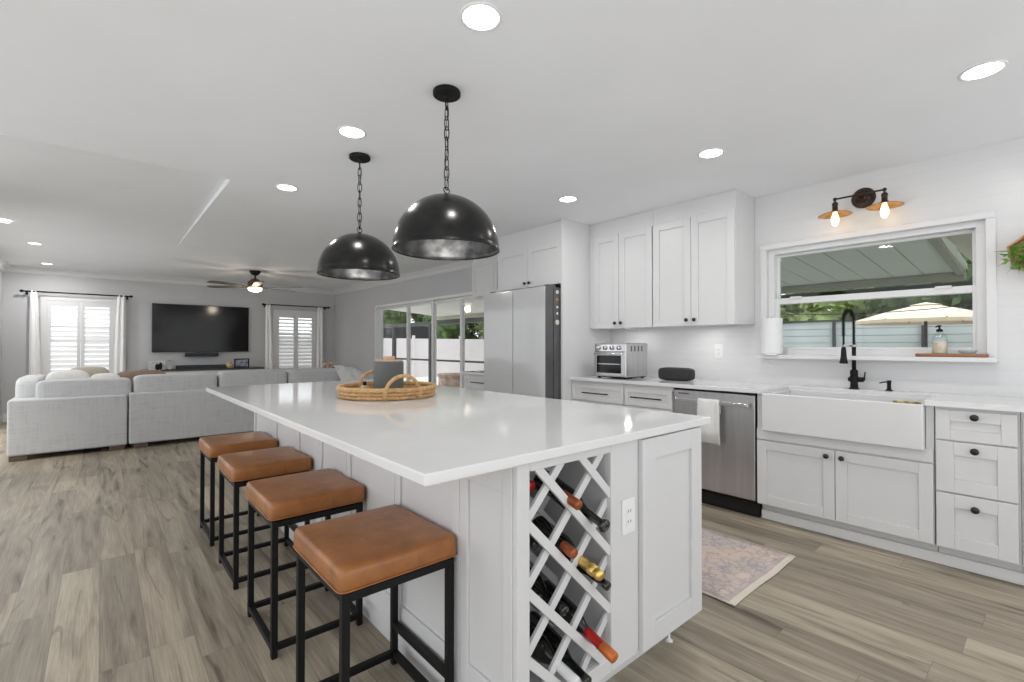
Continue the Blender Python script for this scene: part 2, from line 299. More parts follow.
# ------------------------------------------------------------------ mesh builder
ORG = {}
def origin(o): return ORG.get(o.name, V((0, 0, 0)))
def tag(o, label=None, cat=None, group=None, kind=None):
    if label: o['label'] = label
    if cat: o['category'] = cat
    if group: o['group'] = group
    if kind: o['kind'] = kind
    return o
def thing(name, label, cat, loc=(0, 0, 0), group=None):
    o = bpy.data.objects.new(name, None); COL.objects.link(o); o.location = loc; o.empty_display_size = .1
    ORG[o.name] = V(loc); return tag(o, label, cat, group)
class MB:
    def __init__(s): s.bm = bmesh.new()
    def obox(s, o, a, b, c):
        o, a, b, c = V(o), V(a), V(b), V(c)
        p = [o, o + a, o + a + b, o + b, o + c, o + a + c, o + a + b + c, o + b + c]
        v = [s.bm.verts.new(q) for q in p]
        fs = [(0, 3, 2, 1), (4, 5, 6, 7), (0, 1, 5, 4), (1, 2, 6, 5), (2, 3, 7, 6), (3, 0, 4, 7)]
        flip = a.cross(b).dot(c) < 0
        for f in fs: s.bm.faces.new([v[i] for i in (reversed(f) if flip else f)])
        return s
    def box(s, x0, x1, y0, y1, z0, z1):
        x0, x1 = sorted((x0, x1)); y0, y1 = sorted((y0, y1)); z0, z1 = sorted((z0, z1))
        return s.obox((x0, y0, z0), (x1 - x0, 0, 0), (0, y1 - y0, 0), (0, 0, z1 - z0))
    def poly(s, pts): s.bm.faces.new([s.bm.verts.new(V(p)) for p in pts]); return s
    def prism(s, pts, d):
        """closed polygon pts extruded by vector d"""
        d = V(d); a = [s.bm.verts.new(V(p)) for p in pts]; b = [s.bm.verts.new(V(p) + d) for p in pts]
        s.bm.faces.new(a[::-1]); s.bm.faces.new(b)
        for i in range(len(a)): j = (i + 1) % len(a); s.bm.faces.new((a[i], a[j], b[j], b[i]))
        return s
    def tube(s, pts, r, n=10, closed=False, cap=True):
        pts = [V(p) for p in pts]; N = len(pts); rr = r if isinstance(r, (list, tuple)) else [r] * N
        rings = []; up = None
        for i, p in enumerate(pts):
            if closed: t = (pts[(i + 1) % N] - pts[i - 1])
            else: t = pts[min(i + 1, N - 1)] - pts[max(i - 1, 0)]
            t.normalize()
            if up is None:
                up = V((0, 0, 1)) if abs(t.z) < .9 else V((1, 0, 0))
            u = (up - t * up.dot(t)).normalized(); w = t.cross(u); up = u
            rings.append([s.bm.verts.new(p + (u * math.cos(2 * PI * k / n) + w * math.sin(2 * PI * k / n)) * rr[i]) for k in range(n)])
        for i in range(N if closed else N - 1):
            A, B = rings[i], rings[(i + 1) % N]
            for k in range(n): s.bm.faces.new((A[k], A[(k + 1) % n], B[(k + 1) % n], B[k]))
        if cap and not closed: s.bm.faces.new(rings[0][::-1]); s.bm.faces.new(rings[-1])
        return s
    def lathe(s, prof, c=(0, 0, 0), n=32, axis=(0, 0, 1), close=False, sx=1, sy=1):
        """prof: (r, h) along axis from c"""
        ax = V(axis).normalized(); u = V((1, 0, 0)) if abs(ax.x) < .9 else V((0, 1, 0)); u = (u - ax * u.dot(ax)).normalized(); w = ax.cross(u); c = V(c)
        R = []
        for r, h in prof:
            if r < 1e-6: R.append([s.bm.verts.new(c + ax * h)])
            else: R.append([s.bm.verts.new(c + ax * h + (u * math.cos(2 * PI * k / n) * sx + w * math.sin(2 * PI * k / n) * sy) * r) for k in range(n)])
        if close: R.append(R[0])
        for A, B in zip(R, R[1:]):
            for k in range(n):
                j = (k + 1) % n
                q = [A[0]] if len(A) == 1 else [A[k], A[j]]
                q += [B[0]] if len(B) == 1 else [B[j], B[k]]
                if len(q) > 2: s.bm.faces.new(q)
        return s
    def soft(s, c, size, e=.3, n=20, m=12, rot=0):
        """superellipsoid cushion, full sizes"""
        c = V(c); a, b, h = [q / 2 for q in size]; cr, sr = math.cos(rot), math.sin(rot)
        f = lambda q, e: math.copysign(abs(q) ** e, q)
        R = []
        for i in range(m + 1):
            t = -PI / 2 + PI * i / m; ct, st = f(math.cos(t), e), f(math.sin(t), e)
            if i in (0, m): R.append([s.bm.verts.new(c + V((0, 0, h * st)))]); continue
            row = []
            for k in range(n):
                p = 2 * PI * k / n; x = a * ct * f(math.cos(p), e); y = b * ct * f(math.sin(p), e)
                row.append(s.bm.verts.new(c + V((x * cr - y * sr, x * sr + y * cr, h * st))))
            R.append(row)
        for A, B in zip(R, R[1:]):
            for k in range(n):
                j = (k + 1) % n; q = ([A[0]] if len(A) == 1 else [A[k], A[j]]) + ([B[0]] if len(B) == 1 else [B[j], B[k]])
                s.bm.faces.new(q)
        return s
    def build(s, name, m, parent=None, bevel=0, smooth=False, loc=None, solid=0, sub=0, seg=2):
        o = origin(parent) if parent else (V(loc) if loc else V((0, 0, 0)))
        if not parent and loc is None and len(s.bm.verts):
            xs = [v.co for v in s.bm.verts]
            o = V(((min(v.x for v in xs) + max(v.x for v in xs)) / 2, (min(v.y for v in xs) + max(v.y for v in xs)) / 2, min(v.z for v in xs)))
        for v in s.bm.verts: v.co -= o
        bmesh.ops.recalc_face_normals(s.bm, faces=s.bm.faces[:])
        me = bpy.data.meshes.new(name); s.bm.to_mesh(me); s.bm.free()
        me.materials.append(m if not isinstance(m, str) else M[m])
        if smooth:
            for p in me.polygons: p.use_smooth = True
        ob = bpy.data.objects.new(name, me); COL.objects.link(ob)
        if parent: ob.parent = parent
        else: ob.location = o
        ORG[ob.name] = o
        if solid: q = ob.modifiers.new('solid', 'SOLIDIFY'); q.thickness = solid; q.offset = 0
        if sub: q = ob.modifiers.new('sub', 'SUBSURF'); q.levels = q.render_levels = sub
        if bevel:
            q = ob.modifiers.new('bevel', 'BEVEL'); q.width = bevel; q.segments = seg; q.limit_method = 'ANGLE'; q.angle_limit = .6
            q.harden_normals = False
        return ob
def copy_tree(o, parent=None):
    c = o.copy(); COL.objects.link(c)
    if parent: c.parent = parent
    for ch in list(KIDS.get(o.name, [])): copy_tree(ch, c)
    return c
KIDS = {}
def index_kids(root):
    for o in bpy.data.objects:
        if o.parent: KIDS.setdefault(o.parent.name, [])
        if o.parent and o not in KIDS[o.parent.name]: KIDS[o.parent.name].append(o)
def struct(mb, name, m, **k): return tag(mb.build(name, m, **k), kind='structure')

def shaker(mb, o, u, n, w, h, t=.02, rail=.057, rec=.009, rv=None):
    """frame-and-panel door: o lower corner on its back plane, u across, n outward"""
    o, u, n = V(o), V(u), V(n); z = V((0, 0, 1))
    rv = rv or rail
    mb.obox(o, u * rail, n * t, z * h); mb.obox(o + u * (w - rail), u * rail, n * t, z * h)
    mb.obox(o + u * rail, u * (w - 2 * rail), n * t, z * rv); mb.obox(o + u * rail + z * (h - rv), u * (w - 2 * rail), n * t, z * rv)
    mb.obox(o + u * rail + z * rv, u * (w - 2 * rail), n * (t - rec), z * (h - 2 * rv))
    return mb
def knob(parent, p, n, r=.016):
    n = V(n)
    return MB().lathe([(0, 0), (.007, 0), (.006, .012), (r * .9, .014), (r, .019), (r * .9, .025), (0, .027)], p, 16, n).build('knob', 'knob', parent, smooth=True)

# ================================================================== ROOM SHELL
XW = 4.08; YB = 11.0; H = 2.44; XL = -1.2
struct(MB().box(-2.4, XW + .1, -1.8, YB + .1, -.06, 0), 'floor', 'floor', loc=(0, 0, 0))
def cz(y): return H if y < 4 else H + .06 * (y - 4) / (YB - 4)
c = MB()
XS, YS, YE = .71, 4.0, 7.4
T = 2.75
def slab(mb, x0, x1, y0, y1, za, zb):
    zl, zr_ = za if isinstance(za, tuple) else (za, za)
    a = [(x0, y0, zl), (x1, y0, zr_), (x1, y1, zb), (x0, y1, zb)]; b = [(p[0], p[1], T) for p in a]
    va = [mb.bm.verts.new(p) for p in a]; vb = [mb.bm.verts.new(p) for p in b]
    mb.bm.faces.new(va[::-1]); mb.bm.faces.new(vb)
    for i in range(4): j = (i + 1) % 4; mb.bm.faces.new((va[i], va[j], vb[j], vb[i]))
slab(c, -2.6, XW + .1, -2.0, YS, H, H)
slab(c, XS, XW + .1, YS, YB + .1, H, cz(YB + .1))
slab(c, XL - .1, XS, YE, YB + .1, cz(YE), cz(YB + .1))
slab(c, XL - .1, XS, YS, YE, (H - .040, H + .050), cz(YE))
struct(c, 'ceiling', 'ceil', loc=(0, 0, 0))

def wall_with_holes(mb, axis, pos, th, a0, a1, z0, z1, holes):
    """axis 'x': wall plane x=pos running along y; 'y': plane y=pos running along x. holes=(a0,a1,z0,z1)"""
    def bx(p0, p1, q0, q1):
        if p1 - p0 < 1e-4 or q1 - q0 < 1e-4: return
        if axis == 'x': mb.box(pos, pos + th, p0, p1, q0, q1)
        else: mb.box(p0, p1, pos, pos + th, q0, q1)
    cur = a0
    for h in sorted(holes):
        bx(cur, h[0], z0, z1); bx(h[0], h[1], z0, h[2]); bx(h[0], h[1], h[3], z1); cur = h[1]
    bx(cur, a1, z0, z1)
    return mb
WIN_S = (.30, 1.56, 1.15, 2.0)       # sink window opening y0,y1,z0,z1
DOOR = (5.0, 8.85, 0, 1.99)
struct(wall_with_holes(MB(), 'x', XW, .16, -1.8, 4.4, 0, 2.6, [WIN_S]), 'wall_right', 'tile', loc=(0, 0, 0))
struct(wall_with_holes(MB(), 'x', XW, .16, 4.4, YB + .15, 0, 2.6, [DOOR]), 'wall_right', 'grey_wall', loc=(0, 0, 0))
WL = (-.72, .17, .62, 1.99); WR = (2.80, 3.63, .62, 1.93)
struct(wall_with_holes(MB(), 'y', YB, .15, XL - .15, XW, 0, 2.6, [WL, WR]), 'wall_back', 'grey_wall', loc=(0, 0, 0))
struct(wall_with_holes(MB(), 'x', XL - .15, .15, 5.2, YB, 0, 2.6, [(6.0, 10.0, .1, 2.15)]), 'wall_left', 'grey_wall', loc=(0, 0, 0))
fw = MB(); fw.box(XL - .1, XL - .04, 6.0, 6.06, .1, 2.15).box(XL - .1, XL - .04, 9.94, 10.0, .1, 2.15).box(XL - .1, XL - .04, 7.97, 8.03, .16, 2.09).box(XL - .1, XL - .04, 6.06, 9.94, 2.09, 2.15).box(XL - .1, XL - .04, 6.06, 9.94, .1, .16)
struct(fw, 'added_light_window', 'trim')  # frame of unseen left wall opening, added to let daylight into the living room
# crown moulding
def crown(p0, p1, inward, z0, z1, name):
    p0, p1, i = V(p0), V(p1), V(inward); d = p1 - p0
    prof = [(0, -.105), (.012, -.105), (.03, -.085), (.045, -.05), (.085, -.015), (.095, 0), (0, 0)]
    m = MB(); A = [m.bm.verts.new(p0 + i * a + V((0, 0, z0 + b))) for a, b in prof]; B = [m.bm.verts.new(p1 + i * a + V((0, 0, z1 + b))) for a, b in prof]
    m.bm.faces.new(A); m.bm.faces.new(B[::-1])
    for k in range(len(A)): j = (k + 1) % len(A); m.bm.faces.new((A[k], A[j], B[j], B[k]))
    struct(m, name, 'trim', loc=(0, 0, 0))
crown((XL, YB, 0), (XW, YB, 0), (0, -1, 0), cz(YB), cz(YB), 'trim_1')
crown((XW, 4.6, 0), (XW, YB, 0), (-1, 0, 0), cz(4.6), cz(YB), 'trim_2')
crown((XL, 5.6, 0), (XL, YB, 0), (1, 0, 0), cz(5.6) + .04, cz(YB), 'trim_3')
struct(MB().box(XL, XW, YB - .015, YB, 0, .13), 'baseboard_back', 'trim', bevel=.004)
struct(MB().box(XL, XL + .015, 5.6, YB, 0, .13), 'baseboard_left', 'trim', bevel=.004)
struct(MB().box(XW - .015, XW, DOOR[1] + .02, YB, 0, .13), 'baseboard_right', 'trim', bevel=.004)

# ---- shuttered living-room windows
def shutter_window(name, x0, x1, z0, z1, slim):
    w = thing(name, None, None, ((x0 + x1) / 2, YB, z0)); w['kind'] = 'structure'
    f = MB(); d0, d1 = YB - .035, YB + .03
    t = .075
    f.box(x0 - .05, x0 + t * .4, d0, d1, z0 - .05, z1 + .06); f.box(x1 - t * .4, x1 + .05, d0, d1, z0 - .05, z1 + .06)
    f.box(x0 + t * .4, x1 - t * .4, d0, d1, z1 - t * .3, z1 + .06); f.box(x0 + t * .4, x1 - t * .4, d0, d1, z0 - .05, z0 + t * .3)
    f.build('window_frame', 'shutter_f', w, bevel=.004)
    xm = (x0 + x1) / 2; g = t * .4
    for a, b in ((x0 + g, xm - .002), (xm + .002, x1 - g)):
        s = MB(); st = .046; za, zb = z0 + t * .3, z1 - t * .3; e0, e1 = YB - .03, YB + .0
        s.box(a, a + st, e0, e1, za, zb); s.box(b - st, b, e0, e1, za, zb)
        s.box(a + st, b - st, e0, e1, zb - .08, zb); s.box(a + st, b - st, e0, e1, za, za + .1)
        p = s.build('shutter_panel', 'shutter_f', w, bevel=.003)
        l = MB(); n = 14; pitch = (zb - .08 - za - .1) / n; ang = math.radians(56)
        for k in range(n):
            zc = za + .1 + pitch * (k + .5); hw = .040
            if k > n - 5: ang2 = math.radians(30)
            else: ang2 = ang
            dy, dz = math.cos(ang2) * hw, math.sin(ang2) * hw; yc = YB - .005
            l.prism([(a + st, yc - dy, zc - dz), (a + st, yc - dy * .3, zc - dz * .3 + .006), (a + st, yc + dy, zc + dz), (a + st, yc + dy * .3, zc + dz * .3 - .006)], (b - a - 2 * st, 0, 0))
        l.build('louvres', 'shutter', p)
    MB().box(x0, x1, YB + .09, YB + .096, z0, z1).build('window_pane', 'glass', w)
    b = MB(); b.box(x0, x1, YB + .085, YB + .105, (z0 + z1) / 2 - .02, (z0 + z1) / 2 + .02); b.build('sash_bar', 'shutter', w)
    return w
shutter_window('window_1', *WL[:2], *WL[2:], 0)
shutter_window('window_2', *WR[:2], *WR[2:], 0)

# ---- curtains and rods
def curtain(x0t, x1t, x0b, x1b, zt, label, folds=2):
    m = MB(); nx = folds * 12; nz = 10; rows = []
    for j in range(nz + 1):
        t = j / nz; z = zt + (.02 - zt) * t; row = []
        e = t ** .8
        for i in range(nx + 1):
            s = i / nx; x = (x0t + (x1t - x0t) * s) * (1 - e) + (x0b + (x1b - x0b) * s) * e
            y = YB - .115 + .014 * math.cos(2 * PI * s * folds) * (1 - .25 * math.sin(3 * s + 5 * t))
            row.append(m.bm.verts.new((x, y, z)))
        rows.append(row)
    for A, B in zip(rows, rows[1:]):
        for i in range(nx): m.bm.faces.new((A[i], A[i + 1], B[i + 1], B[i]))
    return tag(m.build('curtain', 'curtain', smooth=True, solid=.004), label, 'curtain', 'white curtain panels beside the shuttered windows')
curtain(-.885, -.80, -.895, -.735, 2.115, 'white curtain panel at far left, left side of the shuttered window')
curtain(.20, .315, .14, .32, 2.11, 'white curtain panel between the left shuttered window and the television')
curtain(2.59, 2.69, 2.58, 2.77, 2.105, 'white curtain panel between the television and the right shuttered window')
curtain(3.65, 3.765, 3.62, 3.80, 2.09, 'white curtain panel on the right of the right shuttered window, near corner')
for x0, x1, z, w in ((-.99, .40, 2.098, 'left shuttered window'), (2.53, 3.90, 2.085, 'right shuttered window')):
    r = thing('curtain_rod', 'long black curtain rod above the %s with round end finials' % w, 'curtain rod', ((x0 + x1) / 2, YB, z), 'black curtain rods')
    MB().tube([(x0 + .03, YB - .115, z), (x1 - .03, YB - .115, z)], .011, 10).build('rod', 'black', r, smooth=True)
    for x in (x0, x1): MB().soft((x + (.01 if x == x0 else -.01), YB - .115, z), (.055, .045, .045), 1, 12, 8).build('finial', 'black', r, smooth=True)
    for x in (x0 + .06, x1 - .06): MB().box(x - .008, x + .008, YB - .12, YB, z - .022, z - .008).box(x - .015, x + .015, YB - .008, YB, z - .05, z + .02).build('wall_bracket', 'black', r)
tag(MB().box(4.0, 4.045, YB - .04, YB, 2.07, 2.14).build('motion_sensor', 'plate', bevel=.006), 'small white box sensor high in the far corner beside the curtain rod', 'sensor')

# ---- sink window
def sink_window():
    y0, y1, z0, z1 = WIN_S
    w = thing('window_3', None, None, (XW, (y0 + y1) / 2, z0)); w['kind'] = 'structure'
    f = MB(); cx0 = XW - .02
    f.box(cx0, XW + .002, y1, y1 + .045, z0 - .03, z1 + .03); f.box(cx0, XW + .002, y0 - .045, y0, z0 - .03, z1 + .03)
    f.build('casing', 'trim', w, bevel=.003)
    MB().box(XW - .026, XW + .1, y0 - .046, y1 + .046, z1 - .012, z1 + .030).build('head_casing', 'trim', w, bevel=.005)
    MB().box(XW - .115, XW + .1, y0 - .05, y1 + .05, z0 - .035, z0 - .005).build('window_stool', 'trim', w, bevel=.005)
    g = MB(); a, b = XW + .02, XW + .13
    g.box(a, b, y0, y0 + .047, z0, z1); g.box(a, b, y1 - .047, y1, z0, z1); g.box(a, b, y0 + .045, y1 - .045, z1 - .05, z1); g.box(a, b, y0 + .045, y1 - .045, z0 - .005, z0 + .035)
    g.build('window_frame', 'trim', w, bevel=.004)
    ym = (1.545, 1.60)
    u = MB(); a, b = XW + .075, XW + .105; Y0, Y1 = y0 + .045, y1 - .045
    u.box(a, b, Y0, Y0 + .022, 1.548, z1 - .05); u.box(a, b, Y1 - .022, Y1, 1.548, z1 - .05); u.box(a, b, Y0 + .022, Y1 - .022, z1 - .07, z1 - .05); u.box(a, b, Y0 + .022, Y1 - .022, 1.548, 1.59)
    us = u.build('upper_sash', 'trim', w, bevel=.003)
    MB().box(a + .012, a + .018, Y0 + .02, Y1 - .02, 1.585, z1 - .068).build('pane', 'glass_t', us)
    l = MB(); a, b = XW + .035, XW + .068
    l.box(a, b, Y0, Y0 + .02, z0 + .035, 1.594); l.box(a, b, Y1 - .03, Y1, z0 + .035, 1.594); l.box(a, b, Y0 + .02, Y1 - .03, z0 + .035, z0 + .055); l.box(a, b, Y0 + .02, Y1 - .03, 1.548, 1.594)
    for yc in (1.36, .50): l.box(a - .012, a - .0005, yc - .04, yc + .04, 1.585, 1.602)
    ls = l.build('lower_sash', 'trim', w, bevel=.003)
    MB().box(a + .012, a + .018, Y0 + .018, Y1 - .028, z0 + .05, 1.55).build('pane', 'glass', ls)
sink_window()

# ---- sliding glass door
def sliding_door():
    y0, y1, z0, z1 = DOOR
    w = thing('door_1', None, None, (XW, (y0 + y1) / 2, 0)); w['kind'] = 'structure'
    f = MB(); a, b = XW - .012, XW + .15
    f.box(a, b, y0, y0 + .04, z0, z1); f.box(a, b, y1 - .04, y1, z0, z1); f.box(a, b, y0 + .04, y1 - .04, z1 - .03, z1 + .015); f.box(a, b, y0 + .04, y1 - .04, 0, .03)
    f.build('door_frame', 'alum', w, bevel=.003)
    n = 4; ys = [y0 + .04, 5.98, 6.80, 7.66, y1 - .04]
    for i in range(n):
        p0, p1 = ys[i], ys[i + 1]; xo = XW + .05 + .035 * (i % 2); m = MB(); s = .05
        m.box(xo, xo + .03, p0 - .02, p0 + s - .02, .03, z1 - .03); m.box(xo, xo + .03, p1 - s + .02, p1 + .02, .03, z1 - .03)
        m.box(xo, xo + .03, p0 + s - .02, p1 - s + .02, z1 - .075, z1 - .03); m.box(xo, xo + .03, p0 + s - .02, p1 - s + .02, .03, .1)
        q = m.build('sliding_panel', 'alum', w, bevel=.003)
        MB().box(xo + .012, xo + .018, p0 + .02, p1 - .02, .08, z1 - .06).build('pane', 'glass', q)
        if i == 1: MB().box(xo - .03, xo, p1 - .012, p1 + .012, .9, 1.1).build('door_handle', 'steel_l', q, bevel=.004)
sliding_door()

# ================================================================== ISLAND
def island():
    x0, x1, y0, y1 = .883, 1.887, 1.0, 4.03; z0, z1 = .115, .884
    isl = thing('kitchen_island', 'white panelled kitchen island base under the quartz top, wine rack in its near end', 'kitchen island', ((x0 + x1) / 2, (y0 + y1) / 2, 0))
    RX0, RX1, RZ0, RZ1, RD = .931, 1.305, .165, .853, .44    # rack opening
    c = MB()   # carcass around the rack cavity
    c.box(x0 + .015, x1 - .0, y0 + RD + .02, y1 - .015, z0, z1)
    c.box(x0 + .015, RX0, y0 + .02, y0 + RD + .02, z0, z1); c.box(RX1, x1 - .0, y0 + .02, y0 + RD + .02, z0, z1)
    c.box(RX0, RX1, y0 + .02, y0 + RD + .02, z0, RZ0); c.box(RX0, RX1, y0 + .02, y0 + RD + .02, RZ1, z1)
    c.build('carcass', 'cab_isl', isl, bevel=.002)
    MB().box(x0 + .02, x1 - .08, y0 + .09, y1 - .05, 0, z0).build('toe_kick', 'cab_isl', isl)
    m = MB()  # face frame of the rack unit
    m.box(x0, RX0, y0, y0 + .02, z0, z1); m.box(RX1, 1.462, y0, y0 + .02, z0, z1)
    m.box(RX0, RX1, y0, y0 + .02, z0, RZ0); m.box(RX0, RX1, y0, y0 + .02, RZ1, z1)
    m.build('face_frame', 'cab_isl', isl, bevel=.003)
    # diagonal slats, front and rear lattice
    for yy, nm in ((y0 + .004, 'rack_lattice'), (y0 + .25, 'rack_lattice')):
        s = MB(); hw = .0135; th = .012
        def clip(sign, cst):
            pts = []
            if sign < 0:   # z = cst - x
                a, b = max(RX0, cst - RZ1), min(RX1, cst - RZ0)
                return [(a, cst - a), (b, cst - b)] if b - a > .02 else None
            a, b = max(RX0, RZ0 - cst), min(RX1, RZ1 - cst)
            return [(a, a + cst), (b, b + cst)] if b - a > .02 else None
        for sign, base, off in ((-1, 1.63, 0), (1, -.23, .0125)):
            for k in range(-6, 8):
                r = clip(sign, base + .195 * k)
                if not r: continue
                (ax, az), (bx, bz) = r; d = V((bx - ax, 0, bz - az)).normalized(); q = V((-d.z, 0, d.x)) * hw
                A = V((ax, yy + off * (1 if sign > 0 else 0), az)) - q - d * .008; s.obox(A, V((bx - ax, 0, bz - az)) + d * .016, q * 2, (0, th, 0))
        s.build(nm, 'cab_isl', isl, bevel=.0015)
    # near end door panel
    shaker(MB(), (1.466, y0 + .004, .122), (1, 0, 0), (0, -1, 0), .421, .756, .022, .078, .012).build('end_panel', 'cab_isl', isl, bevel=.002)
    MB().box(1.462, x1, y0 + .004, y0 + .02, z0, z1).build('end_backing', 'cab_isl', isl)
    MB().lathe([(0, 0), (.018, 0), (.008, .006), (.005, .012), (.005, .115), (0, .115)], (1.78, y0 + .07, 0), 14).build('levelling_foot', 'plate', isl, smooth=True)
    # long seating side: four framed panels with grooves between
    edges = [(1.0205, 1.2785), (1.2815, 1.7285), (1.7315, 2.2185), (2.2215, 2.5985), (2.6015, 2.9785), (2.9815, 3.4585), (3.4615, 4.03)]
    for i, (a, b) in enumerate(edges):
        p = MB()
        shaker(p, (x0 + .015, b, z0), (0, -1, 0), (-1, 0, 0), b - a, z1 - z0, .018, .041, .009, .095)
        p.build('side_panel', 'cab_isl', isl, bevel=.002)
    for k in range(3):   # far side facing the range wall: doors
        w = (y1 - y0 - .02) / 3
        d = shaker(MB(), (x1, y0 + .01 + w * k + .002, z0 + .005), (0, 1, 0), (1, 0, 0), w - .004, z1 - z0 - .01, .0001 + .018, .057, .008).build('door', 'cab_isl', isl, bevel=.002)
        knob(d, (x1 + .018, y0 + .01 + w * (k + .1), .8), (1, 0, 0))
    return isl
island()
tag(MB().box(.572, 1.952, .975, 4.06, .884, .914).build('island_countertop', 'quartz', bevel=.004, seg=3), 'long glossy white quartz countertop on the island, with overhang above the stools', 'countertop')
def outlet(p, u, n, label, cat='outlet'):
    p, u, n = V(p), V(u), V(n); z = V((0, 0, 1))
    o = thing('wall_outlet', label, cat, p)
    MB().obox(p - u * .037 - z * .06, u * .074, n * .006, z * .12).build('cover_plate', 'plate', o, bevel=.002)
    MB().obox(p - u * .018 - z * .035 + n * .006, u * .036, n * .002, z * .07).build('socket_insert', 'plate', o, bevel=.001)
    for dz in (-.018, .018):
        for du in (-.007, .007): MB().obox(p + u * (du - .0012) + z * (dz - .004) + n * .008, u * .0024, n * .0006, z * .009).build('slot', 'slot', o)
    return o
outlet((1.398, 1.0, .62), (1, 0, 0), (0, -1, 0), 'white electrical outlet on the island end between wine rack and panel')
outlet((XW, 1.96, 1.165), (0, -1, 0), (-1, 0, 0), 'white electrical outlet on tiled wall right of the toaster oven')

# ---- wine bottles lying in the rack
def bottle(end, d, cap, cap_len, label, lab=False, kind='wine', ring=False):
    end = V(end); d = V(d).normalized()
    o = thing('wine_bottle', label, 'wine bottle', end, 'wine bottles in the island rack')
    nr = .0145 if kind == 'wine' else .016
    prof = [(0, 0), (nr * .85, 0), (nr, .002), (nr, .02), (nr * .93, .022), (nr * .95, .085), (nr * 1.3, .105), (.030, .13), (.036, .155), (.0365, .29), (.033, .298), (0, .292)]
    MB().lathe(prof, end, 20, d).build('glass_body', 'bottle', o, smooth=True)
    if cap:
        cr = nr + .0015
        MB().lathe([(0, -.001), (cr * .9, -.001), (cr, .002), (cr, .019), (cr * .96, .022), (cr * .98, min(cap_len, .085)), (cr * .9, min(cap_len, .085) + .002)] , end, 20, d).build('neck_foil', cap, o, smooth=True)
    if kind == 'fizz':
        MB().lathe([(0, -.028), (.014, -.027), (.0175, -.018), (.0165, -.006), (.0135, .0), (.0185, .004), (.019, .016), (.017, .03), (0, .03)], end, 18, d).build('cork_wrap', cap or 'bottle', o, smooth=True)
    if ring:
        MB().lathe([(.010, -.003), (.0205, -.003), (.0225, .004), (.0205, .012), (.010, .012)], end, 20, d, close=True).build('neck_ring', 'bottle', o, smooth=True)
    if lab: MB().lathe([(.0372, .17), (.0372, .26)], end, 20, d).build('paper_label', 'label', o, smooth=True)
    return o
bottle((1.204, .945, .645), (.012, .95, .30), None, 0, 'dark wine bottle with a wide black lip, highest neck poking from the rack', ring=True)
bottle((1.107, .968, .726), (-.02, .95, .26), 'copperfoil', .07, 'wine bottle with copper brown neck foil, topmost one behind the lattice', lab=True)
bottle((1.085, .968, .585), (.03, .95, .20), 'copperfoil', .05, 'wine bottle with short copper red capsule just left of the gold one', lab=True)
bottle((1.166, .955, .512), (.10, .95, .17), 'gold', .08, 'sparkling wine bottle with shiny gold foil neck', kind='fizz')
bottle((1.227, .95, .446), (.05, .96, .20), None, 0, 'plain black necked bottle right below the gold foil bottle')
bottle((1.078, 1.0, .402), (.03, .96, .18), 'bottle', .05, 'black wine bottle with a narrow gold neck band, left in third row')
bottle((1.187, .925, .272), (.0, .955, .28), 'red', .085, 'wine bottle with red neck foil and orange tip, lowest on the right')
MB().lathe([(0, -.032), (.015, -.031), (.0175, -.028), (.0175, .018), (.0165, .022)], (1.187, .925, .272), 18, (0, .955, .28)).build('orange_cap', 'orange', bpy.data.objects['wine_bottle.006'], smooth=True)
bottle((1.075, .95, .213), (-.03, .96, .20), 'whitefoil', .08, 'wine bottle with white neck foil at the bottom of the rack')
bottle((1.135, .955, .185), (.08, .96, .18), None, 0, 'black necked bottle at the very bottom, right of the white foil one')
bottle((.985, 1.03, .62), (.0, .97, .16), None, 0, 'dark bottle lying inside the rack at the left edge, upper half', lab=True)
bottle((.985, 1.05, .79), (.05, .97, .10), 'red', .06, 'dark bottle with reddish neck in the top left corner of the rack', lab=True)
bottle((.995, 1.03, .455), (.0, .97, .14), None, 0, 'dark bottle inside the rack at the left edge, middle height', lab=True)

